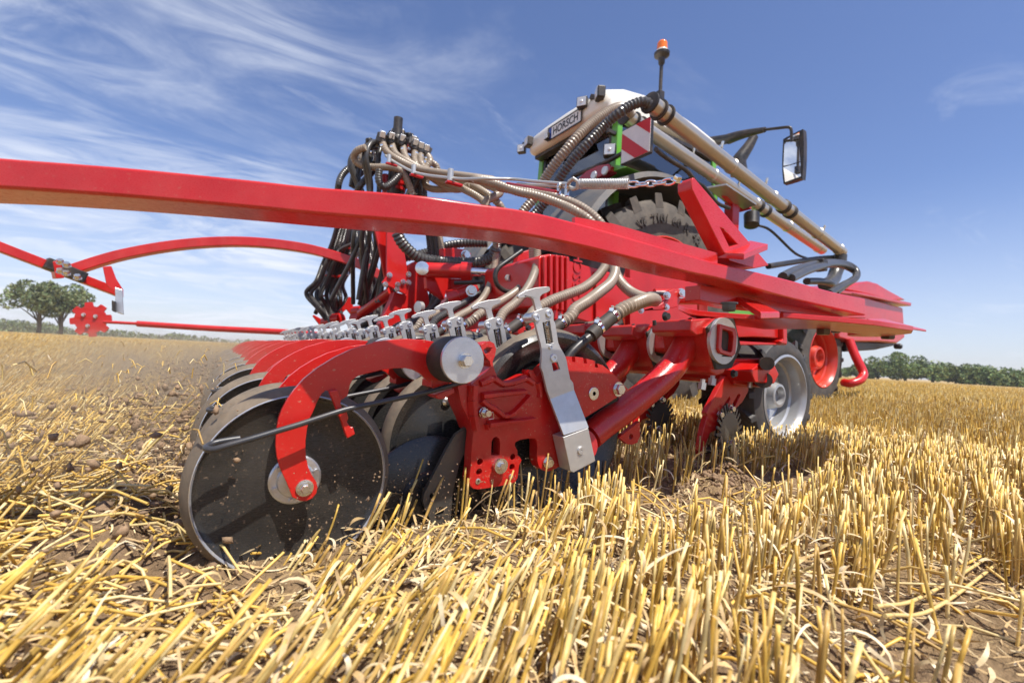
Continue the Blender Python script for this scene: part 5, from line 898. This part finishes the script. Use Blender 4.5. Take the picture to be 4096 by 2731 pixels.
# ------------------------------------------------------------------ stubble
PAL = np.array([[.66, .42, .085], [.72, .475, .115], [.60, .365, .065], [.72, .54, .20], [.66, .455, .15], [.50, .31, .085], [.77, .61, .29]])
BARE = [(.80, .30, .14), (1.02, .22, .16), (.88, .12, .12), (.62, .16, .10), (1.3, .30, .12)]
def grow(r0, r1, dens, sides, rings, thick, hgt, seed, az0=-72, az1=105):
    g = np.random.default_rng(seed); area = .5*R(az1-az0)*(r1*r1-r0*r0); n = int(area*dens)
    rr = np.sqrt(g.uniform(r0*r0, r1*r1, n)); aa = np.radians(32.7)+np.radians(g.uniform(az0, az1, n)-16); x = rr*np.sin(aa); y = rr*np.cos(aa)
    # drilled in rows, slightly oblique to the tractor's path
    th = R(14); u = x*math.cos(th)+y*math.sin(th); v = -x*math.sin(th)+y*math.cos(th); sp = .125
    if r1 < 40: v = np.round(v/sp)*sp+g.normal(0, .027, n); u = np.where(g.random(n) < .8, np.round(u/.035)*.035+g.normal(0, .006, n), u)
    x = u*math.cos(th)-v*math.sin(th); y = u*math.sin(th)+v*math.cos(th)
    tl = tilled(x, y)
    keep = (np.hypot(x, y) > r0*.98) & (g.random(n) > tl*.30) & (g.random(n) > .35*(fbm(x, y, 2.2, 2, 31) > .16))
    # bare wheel track and the strips that the cleaners have opened
    keep &= ~((np.abs(y-.33+.18*x) < .14) & (x > .55) & (x < 1.3) & (g.random(n) < .75))
    keep &= ~((x > .2) & (x < 1.9) & (y > .86) & (y < 6.5) & (g.random(n) < .6))
    keep &= ~((x < .12) & (x > -.14) & (y > .64) & (y < 1.05) & (g.random(n) < .92))
    keep &= ~((x > .80+.15*np.sin(y*9)) & (x < 1.95) & (y > .62+.03*np.sin(x*14)) & (y < .94) & (g.random(n) < .95))
    keep &= (g.random(n) > tl*.92*np.clip((x+.42)/.15, 0, 1)*np.clip((y-.85)/.1, 0, 1))
    for bx, by, bw in BARE: keep &= ~((((x-bx)/bw)**2+((y-by)/(bw*.55))**2 < 1+.6*fbm(x, y, 12, 2, 5)) & (g.random(n) < .93))
    x = x[keep]; y = y[keep]; tl = tl[keep]; n = len(x)
    keep_h = np.clip(1-.62*np.clip((y-.60)/.08, 0, 1)*np.clip((.20-x)/.08, 0, 1)*np.clip((x+.20)/.08, 0, 1)*np.clip((1.05-y)/.05, 0, 1), .3, 1)
    keep_h = keep_h*(1-.5*np.exp(-((x-.40)/.20)**2-((y-.78)/.16)**2))
    h = np.clip(g.normal(hgt, hgt*.18, n), .3*hgt, 1.6*hgt)*keep_h
    # leaning: pushed over in the direction of travel near the drilled strip
    push = np.clip((.60-x)/.55, 0, 1)*(.75+.25*np.clip((1.1-y)/.2, 0, 1))
    flat = np.exp(-((x-.38)/.22)**2-((y-.72)/.13)**2)
    lx = .10+.70*push+.9*flat+g.normal(0, .09, n); ly = .10*push+g.normal(0, .09, n)
    wild = g.random(n) < (.06+.30*tl+.30*flat); ta = g.uniform(0, 2*np.pi, n); tm = g.uniform(1.0, 4.0, n)
    lx = np.where(wild, np.cos(ta)*tm, lx); ly = np.where(wild, np.sin(ta)*tm*.7, ly)
    d = np.c_[lx, ly, np.ones(n)]; d /= np.linalg.norm(d, axis=1)[:, None]
    base = np.c_[x, y, gz(x, y)-.008]; th_ = thick*g.uniform(.65, 1.25, n)
    bend = g.normal(0, .05, (n, 2))
    a1 = np.cross(d, [0.3, 0.9, 0.1]); a1 /= np.linalg.norm(a1, axis=1)[:, None]; a2 = np.cross(d, a1)
    c0 = PAL[g.integers(0, len(PAL), n)]*g.uniform(.75, 1.15, n)[:, None]
    ts = np.linspace(0, 1, rings); V_ = []; C_ = []
    node = g.uniform(.35, .8, n)
    for k, t in enumerate(ts):
        if rings >= 5 and k == rings//2: tt = node
        elif rings >= 5 and k < rings//2: tt = node*t/.5*.97 if k else np.zeros(n)
        elif rings >= 5: tt = node+(1-node)*(t-.5)/.5
        else: tt = np.full(n, t)
        c = base+d*(h*tt)[:, None]; c[:, :2] += bend*(h*tt*tt)[:, None]
        w = th_*(1.05-.12*tt)*(1.18 if rings >= 5 and k == rings//2 else 1)
        for s_ in range(sides):
            q = 2*np.pi*s_/sides; V_.append(c+(a1*math.cos(q)+a2*math.sin(q))*w[:, None]); 
            C_.append(c0*(1 if not (rings >= 5 and k == rings//2) else .62))
    # hollow top: an inner ring set down into the stem
    P = rings*sides
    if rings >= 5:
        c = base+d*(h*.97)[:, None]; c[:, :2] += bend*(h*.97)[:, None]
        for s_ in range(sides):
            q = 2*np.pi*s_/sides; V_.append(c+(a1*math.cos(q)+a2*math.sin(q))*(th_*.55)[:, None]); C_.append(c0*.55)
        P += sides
    V_ = np.stack(V_, 1); C_ = np.stack(C_, 1); f = []
    for k in range(P//sides-1):
        for s_ in range(sides): f.append([k*sides+s_, k*sides+(s_+1) % sides, (k+1)*sides+(s_+1) % sides, (k+1)*sides+s_])
    f = np.array(f)[None]+(np.arange(n)*P)[:, None, None]
    return V_.reshape(-1, 3), f.reshape(-1, 4), C_.reshape(-1, 3), base, d, h
def join(parts):
    o = 0; vs = []; fs = []; cs = []
    for v, f, c in parts: vs.append(v); fs.append(f+o); cs.append(c); o += len(v)
    return np.concatenate(vs), np.concatenate(fs), np.concatenate(cs)
bands = [(.36, 1.5, 1350, 8, 5, .0025, .122, 1), (1.5, 3.2, 1350, 6, 5, .0026, .122, 2), (3.2, 8, 700, 4, 3, .0036, .122, 3), (8, 22, 120, 3, 2, .0080, .13, 4), (22, 80, 11, 3, 2, .022, .15, 5)]
res = [grow(*q) for q in bands]
v, f, c = join([q[:3] for q in res]); o = mesh_np('stubble', v, f, c, [MT['straw']]); tag(o, 'golden cut straw stalks standing in rows over the field', 'stubble', kind='stuff')
# ribbons: dry leaves hanging from the stalks and lying on the soil
def ribbons(n, pos, dirs, L, Wd, seed, seg=7, lift=.4, curl=2.2):
    g = np.random.default_rng(seed); L = L*g.uniform(.5, 1.5, n); w = Wd*g.uniform(.5, 1.4, n)
    az = dirs; el = g.normal(lift, .35, n); cu = -np.abs(g.normal(curl, curl*.5, n)); tw = g.normal(0, .9, n); wob = g.normal(0, 1.1, n)
    p = pos.copy(); V_ = []
    for k in range(seg+1):
        t = k/seg; e = el+cu*t; a = az+wob*t
        d = np.c_[np.cos(e)*np.cos(a), np.cos(e)*np.sin(a), np.sin(e)]
        s_ = np.c_[-np.sin(a), np.cos(a), np.zeros(n)]; up_ = np.cross(d, s_); ph = tw*t; sd = s_*np.cos(ph)[:, None]+up_*np.sin(ph)[:, None]
        ww = w*(1-.75*t**3)*(.6+.4*min(1, t*5))
        if k: p = p+d*(L/seg)[:, None]
        gr = gz(p[:, 0], p[:, 1])+.003; p[:, 2] = np.maximum(p[:, 2], gr)
        V_ += [p-sd*ww[:, None]/2, p+sd*ww[:, None]/2+up_*(w*.12)[:, None]]
    V_ = np.stack(V_, 1); P = 2*(seg+1)
    f = np.array([[2*k, 2*k+1, 2*k+3, 2*k+2] for k in range(seg)])[None]+(np.arange(n)*P)[:, None, None]
    col = np.array([[.66, .49, .24], [.60, .42, .20], [.72, .57, .33], [.52, .36, .17], [.76, .64, .42]])[g.integers(0, 5, n)]*g.uniform(.75, 1.1, n)[:, None]
    return V_.reshape(-1, 3), f.reshape(-1, 4), np.repeat(col, P, 0)
parts = []
for q, frac, wd, sg in ((res[0], 1.1, .0060, 8), (res[1], .8, .0065, 6), (res[2], .30, .010, 4)):
    g = rng; nb = int(len(q[3])*frac); idx = g.integers(0, len(q[3]), nb); t = g.uniform(.05, .75, nb)
    pos = q[3][idx]+q[4][idx]*(q[5][idx]*t)[:, None]; parts.append(ribbons(nb, pos, g.uniform(0, 2*np.pi, nb), .075, wd, int(nb), sg))
def scatter(n, r0, r1, seed, az0=-72, az1=105):
    g = np.random.default_rng(seed); rr = np.sqrt(g.uniform(r0**2, r1**2, n)); aa = np.radians(16.7)+np.radians(g.uniform(az0, az1, n)); x = rr*np.sin(aa); y = rr*np.cos(aa); return x, y
for n, r0, r1, L, wd, sg, sd in ((5200, .36, 1.6, .05, .0045, 5, 41), (5000, 1.6, 4, .06, .006, 4, 42), (5000, 4, 10, .09, .012, 3, 43)):
    x, y = scatter(n, r0, r1, sd); parts.append(ribbons(n, np.c_[x, y, gz(x, y)+.006+.02*rng.random(n)**3], rng.uniform(0, 6.28, n), L, wd, sd+1, sg, .05, .25))
n = 130; x = rng.uniform(-.6, .45, n); y = rng.uniform(.22, .78, n); parts.append(ribbons(n, np.c_[x, y, gz(x, y)+rng.uniform(.01, .10, n)], rng.normal(.2, 1.2, n),   .085, .0058, 47, 9, .5, 2.4))
n = 90; x = rng.uniform(.4, 1.7, n); y = rng.uniform(.2, .8, n); parts.append(ribbons(n, np.c_[x, y, gz(x, y)+rng.uniform(.01, .09, n)], rng.normal(.2, 1.4, n), .08, .0052, 48, 9, .5, 2.6))
# chaff: short crumbs of straw
x, y = scatter(9000, .36, 2.2, 51); parts.append(ribbons(9000, np.c_[x, y, gz(x, y)+.003], rng.uniform(0, 6.28, 9000), .013, .0026, 52, 2, .0, .1))
v, f, c = join(parts); o = mesh_np('straw_litter', v, f, c, [MT['straw']]); tag(o, 'dry curled straw leaves and chaff strewn between the stalks', 'straw litter', kind='stuff')
# loose straws lying across the stubble in the drilled strip
def straws(n, x, y, z, L, th, seed, flat=.25):
    g = np.random.default_rng(seed); a = g.uniform(0, 6.28, n); e = g.normal(0, flat, n); L = L*g.uniform(.4, 1.4, n)
    d = np.c_[np.cos(e)*np.cos(a), np.cos(e)*np.sin(a), np.sin(e)]; p0 = np.c_[x, y, z]; a1 = np.cross(d, [0, 0, 1.]); a1 /= np.linalg.norm(a1, axis=1)[:, None]; a2 = np.cross(d, a1)
    V_ = []; S_ = 5
    for t in (-.5, 0, .5):
        for k in range(S_): V_.append(p0+d*(L*t)[:, None]+np.array([0, 0, -.012*(t*2)**2])+(a1*math.cos(6.283*k/S_)+a2*math.sin(6.283*k/S_))*th)
    V_ = np.stack(V_, 1); f = np.array([[k*S_+s_, k*S_+(s_+1) % S_, (k+1)*S_+(s_+1) % S_, (k+1)*S_+s_] for k in range(2) for s_ in range(S_)])[None]+(np.arange(n)*3*S_)[:, None, None]
    return V_.reshape(-1, 3), f.reshape(-1, 4), np.repeat(PAL[g.integers(0, len(PAL), n)]*g.uniform(.8, 1.15, n)[:, None], 3*S_, 0)
parts = []
g = rng; n = 9000; x = -.32-g.random(n)**1.3*3.6+.40*(g.random(n)<.07); y = g.uniform(.85, 6.5, n); parts.append(straws(n, x, y, gz(x, y)+.008+.05*g.random(n)**2, .16, .0027, 61))
n = 900; x = g.uniform(-1.2, .05, n); y = g.uniform(.8, 1.5, n); parts.append(straws(n, x, y, gz(x, y)+.006+.04*g.random(n)**2, .12, .0025, 66, .3))
n = 380; x = g.uniform(-.9, 1.6, n); y = g.uniform(.2, .9, n); parts.append(straws(n, x, y, gz(x, y)+.006+.05*g.random(n)**2, .13, .0026, 62, .35))
n = 1500; x, y = scatter(n, 2, 9, 63); parts.append(straws(n, x, y, gz(x, y)+.01+.08*g.random(n)**2, .2, .004, 64, .3))
n = 420; x = .05-g.random(n)*.55; y = g.uniform(.95, 6, n); parts.append(straws(n, x, y, .05+.32*g.random(n)**1.8, .035, .0016, 65, 1.0))
v, f, c = join(parts); o = mesh_np('loose_straw', v, f, c, [MT['straw']]); tag(o, 'loose straws lying flat and flying up over the freshly drilled strip', 'loose straw', kind='stuff')
# clods
ico = bmesh.new(); bmesh.ops.create_icosphere(ico, subdivisions=1, radius=1); iv = np.array([q.co[:] for q in ico.verts]); fi = np.array([[q.index for q in p.verts] for p in ico.faces]); ico.free()
def clods(x, y, z, s, seed):
    g = np.random.default_rng(seed); n = len(x); sh = g.uniform(.45, 1.6, (n, 1, 3)); nn = 1+.55*(np.sin(iv[None]*g.uniform(2, 6, (n, 1, 3))+g.uniform(0, 6, (n, 1, 3))).prod(2, keepdims=True))+g.normal(0, .30, (n, len(iv), 1))
    V_ = iv[None]*sh*nn*s[:, None, None]+np.c_[x, y, z][:, None]; return V_.reshape(-1, 3), (fi[None]+(np.arange(n)*len(iv))[:, None, None]).reshape(-1, 3)
cl = []
n = 9000; x = .10-g.random(n)**1.3*1.0; y = g.uniform(.82, 6.5, n); cl.append(clods(x, y, gz(x, y), .0016+.011*g.random(n)**9, 71))
n = 1900; x, y = scatter(n, .4, 2.6, 72); cl.append(clods(x, y, gz(x, y), .0016+.009*g.random(n)**5, 73))
n = 1600; x = g.normal(1.50, .12, n); y = g.normal(.92, .07, n); cl.append(clods(x, y, gz(x, y)+.004*g.random(n), .0015+.008*g.random(n)**4, 74))
n = 30000; q = g.random(n); x = .05-.75*q*g.random(n); y = .95+5.6*g.random(n)**.8; zt = .03+(.26*g.random(n)**1.9)*(1-.5*q); cl.append(clods(x, y, zt, .0011+.010*g.random(n)**14, 75))
n = 500; x = g.uniform(.1, .7, n); y = g.uniform(.82, .95, n); cl.append(clods(x, y, .03+.14*g.random(n)**1.5, .0006+.0014*g.random(n)**2, 76))
o_ = 0; vs = []; fs = []
for a, b_ in cl: vs.append(a); fs.append(b_+o_); o_ += len(a)
o = mesh_np('soil_clods', np.concatenate(vs), np.concatenate(fs), None, [MT['soil']], False, 3); tag(o, 'brown soil crumbs lying on the field and thrown up behind the press wheels', 'soil', kind='stuff')
# a few long fallen stalks in the foreground on the right
for pts, lab in (([(0.7962,0.26,0.0798),(1.0319,0.27,0.036),(1.6055,0.28,-0.0696)], 'pale fallen straw lying over the soil, upper of the pair at the right edge'), ([(0.7966,0.25,0.072),(1.0286,0.25,0.0297),(1.6321,0.26,-0.0754)], 'fallen yellow straw with a kinked end, lower of the pair at the right edge'),
   ([(2.5325,0.72,-0.0421),(2.9915,0.7,-0.1216),(3.4451,0.66,-0.2065)], 'long straw bridging the stubble tops right of the carrying wheel'), ([(2.7249,0.74,-0.017),(3.1933,0.72,-0.0927),(3.493,0.66,-0.1991)], 'bent straw arching over the stubble right of the carrying wheel')):
    b = BM(); P = [V(p) for p in pts]
    for p in P: p.z = max(p.z, float(gz(np.array([p.x]), np.array([p.y]))[0])+.012)
    tube(b, P, .0028, 8, step=.02); o = b.obj('fallen_straw', 'straw', None, ang=60)
    a = o.data.color_attributes.new('Col', 'FLOAT_COLOR', 'POINT'); a.data.foreach_set('color', np.tile([.68, .50, .20, 1], len(o.data.vertices)).astype(np.float32)); tag(o, lab, 'straw', 'long straws fallen across the stubble')

# ------------------------------------------------------------------ trees and hedge
def foliage(blobs, n, size, seed, cols):
    g = np.random.default_rng(seed); B = np.array(blobs); w = B[:, 3]**2; k = g.choice(len(B), n, p=w/w.sum())
    d = g.normal(0, 1, (n, 3)); d /= np.linalg.norm(d, axis=1)[:, None]; rr = g.random(n)**.33; rr = .55+.5*rr*g.uniform(.8, 1.1, n)
    p = B[k, :3]+d*rr[:, None]*B[k, 3:4]*np.array([1, 1, .8]); keep = vnoise(p[:, 0]*1.1+p[:, 2]*.9, p[:, 1]*1.1-p[:, 2]*.7, 8) > .27; p = p[keep]; n = len(p); k = k[keep]
    s = size*g.uniform(.5, 1.4, n); a = g.normal(0, 1, (n, 3)); a /= np.linalg.norm(a, axis=1)[:, None]; b2 = np.cross(a, g.normal(0, 1, (n, 3))); b2 /= np.linalg.norm(b2, axis=1)[:, None]
    V_ = np.stack([p-a*s[:, None], p-b2*s[:, None]*.6, p+a*s[:, None], p+b2*s[:, None]*.6], 1); C = np.array(cols); col = C[g.integers(0, len(C), n)]*(.7+.6*g.random(len(B)))[k][:, None]*g.uniform(.75, 1.25, n)[:, None]
    return V_.reshape(-1, 3), np.arange(4*n).reshape(-1, 4), np.repeat(col, 4, 0)
TG = [[.12, .16, .065], [.16, .19, .075], [.10, .135, .06], [.18, .19, .085]]; DG = [[.09, .15, .045], [.14, .20, .055], [.20, .23, .065], [.10, .15, .055]]
def tree(x, y, h, w, seed, lab, cat_, grp, cols, n=2600, trunk=.28, low=.33, leaf=.22):
    g = random.Random(seed); z = float(gz(np.array([x]), np.array([y]))[0]); t = thing('field_tree', lab, cat_, (x, y, z), grp)
    b = BM(); tube(b, [(0, 0, -.3), (.05, .03, h*low*.6), (g.uniform(-.2, .2), g.uniform(-.2, .2), h*.55), (g.uniform(-.3, .3), 0, h*.8)], (trunk, trunk*.3), 9)
    bl = []
    for k in range(16):
        a = k*2.4+g.uniform(-.4, .4); rr = math.sqrt((k+.5)/16)*w*.42; zz_ = h*(low+.12+(.82-low)*(1-(rr/(w*.5))**2)*g.uniform(.35, 1.0)); bl.append((rr*math.cos(a), rr*math.sin(a), zz_, w*g.uniform(.12, .20)))
        if k % 2 == 0: tube(b, [(0, 0, h*low*g.uniform(.7, 1.1)), (rr*.5*math.cos(a), rr*.5*math.sin(a), zz_*.75), (rr*math.cos(a), rr*math.sin(a), zz_)], (trunk*.4, trunk*.08), 6)
    b.obj('trunk', 'bark', None).parent = t
    v, f, c = foliage(bl, n, leaf, seed, cols); o = mesh_np('crown', v, f, c, [MT['leaf']], False); o.parent = t
def gp(x, D): # ground point under a picture column at a distance
    d = fw + rt*((x-2048)/1820.4); d.z = 0; d.normalize(); return d*D
p = gp(150, 95); tree(p.x, p.y, 9.0, 8.4, 3, 'broad green tree standing alone on the stubble horizon, the left one of two', 'tree', 'trees on the field edge', TG, 4200, .30, .22)
p = gp(238, 96); tree(p.x, p.y, 8.4, 7.2, 4, 'rounded green tree on the horizon beside the notched red disc', 'tree', 'trees on the field edge', TG, 3600, .28, .22)
for k, (xx, hh, ww, lab) in enumerate(((3435, 3.6, 7, 'dark green tree just right of the red link arm'), (3515, 5.6, 10, 'dark bushy tree at the left end of the distant row'), (3625, 7.6, 10, 'tallest dark tree in the distant row behind the field'),
   (3735, 5.6, 12, 'wide dark tree right of the tallest one in the row'), (3850, 5.0, 11, 'dark rounded tree in the middle of the distant row'), (3960, 3.9, 10, 'low dark tree near the right end of the distant row'), (4075, 3.4, 12, 'low spreading tree at the right end of the distant row'))):
    p = gp(xx, 112); tree(p.x, p.y, hh*.70, ww*.8, 20+k, lab, 'tree', 'trees in the row beyond the stubble', DG, 4200, .25, .05, .21)
bl = []
for k in range(150):
    p = gp(-500+k*12+rnd.uniform(-8, 8), 240+rnd.uniform(-15, 15)); s_ = rnd.uniform(.9, 2.3)*(1.25 if k < 60 else .8 if k < 110 else .55); bl.append((p.x, p.y, s_*.7, s_*1.2))
v, f, c = foliage(bl, 15000, .45, 9, TG); o = mesh_np('hedge', v, f, c, [MT['leaf']], False); tag(o, 'long low green hedge far along the left horizon', 'hedge', kind='stuff')

# ------------------------------------------------------------------ dust hanging behind the drill
dm = bpy.data.materials.new('dust'); dm.use_nodes = True; t_ = dm.node_tree; t_.nodes.clear(); L_ = t_.links.new
pv = t_.nodes.new('ShaderNodeVolumePrincipled'); pv.inputs['Color'].default_value = (.88, .70, .50, 1); pv.inputs['Anisotropy'].default_value = .2
tcn = t_.nodes.new('ShaderNodeTexCoord'); nz_ = t_.nodes.new('ShaderNodeTexNoise'); nz_.inputs['Scale'].default_value = 2.2; nz_.inputs['Detail'].default_value = 3; L_(tcn.outputs['Object'], nz_.inputs['Vector'])
mr_ = t_.nodes.new('ShaderNodeMapRange'); L_(nz_.outputs['Fac'], mr_.inputs[0])
for i_, v_ in zip((1, 2, 3, 4), (.42, .75, 0., 1.0)): mr_.inputs[i_].default_value = v_
sp_ = t_.nodes.new('ShaderNodeSeparateXYZ'); L_(tcn.outputs['Object'], sp_.inputs[0])
fz = t_.nodes.new('ShaderNodeMapRange'); L_(sp_.outputs[2], fz.inputs[0])
for i_, v_ in zip((1, 2, 3, 4), (-.05, .46, 1.0, 0.)): fz.inputs[i_].default_value = v_
fx_ = t_.nodes.new('ShaderNodeMapRange'); L_(sp_.outputs[0], fx_.inputs[0])
for i_, v_ in zip((1, 2, 3, 4), (-1.5, .0, .05, 1.)): fx_.inputs[i_].default_value = v_
m0_ = t_.nodes.new('ShaderNodeMath'); m0_.operation = 'MULTIPLY'; L_(fx_.outputs[0], m0_.inputs[0]); L_(fz.outputs[0], m0_.inputs[1])
m1_ = t_.nodes.new('ShaderNodeMath'); m1_.operation = 'MULTIPLY'; L_(mr_.outputs[0], m1_.inputs[0]); L_(m0_.outputs[0], m1_.inputs[1])
m2_ = t_.nodes.new('ShaderNodeMath'); m2_.operation = 'MULTIPLY'; L_(m1_.outputs[0], m2_.inputs[0]); m2_.inputs[1].default_value = 3.2; L_(m2_.outputs[0], pv.inputs['Density'])
L_(pv.outputs[0], t_.nodes.new('ShaderNodeOutputMaterial').inputs['Volume'])
MT['dust'] = dm; b = BM(); box(b, (-1.6, 4.6, .32), (3.8, 6.6, .66)); o = b.obj('dust_cloud', 'dust', None); tag(o, 'thin brown dust drifting behind the row of press wheels', 'dust', kind='stuff')

# ------------------------------------------------------------------ summer haze over the whole field
hm = bpy.data.materials.new('haze'); hm.use_nodes = True; t_ = hm.node_tree; t_.nodes.clear()
pv = t_.nodes.new('ShaderNodeVolumePrincipled'); pv.inputs['Color'].default_value = (.90, .90, .90, 1); pv.inputs['Density'].default_value = .0006; pv.inputs['Anisotropy'].default_value = 0
t_.links.new(pv.outputs[0], t_.nodes.new('ShaderNodeOutputMaterial').inputs['Volume'])
MT['haze'] = hm; b = BM(); box(b, (0, 100, 5.5), (700, 700, 15)); o = b.obj('haze', 'haze', None); tag(o, 'pale summer haze over the field', 'haze', kind='stuff')
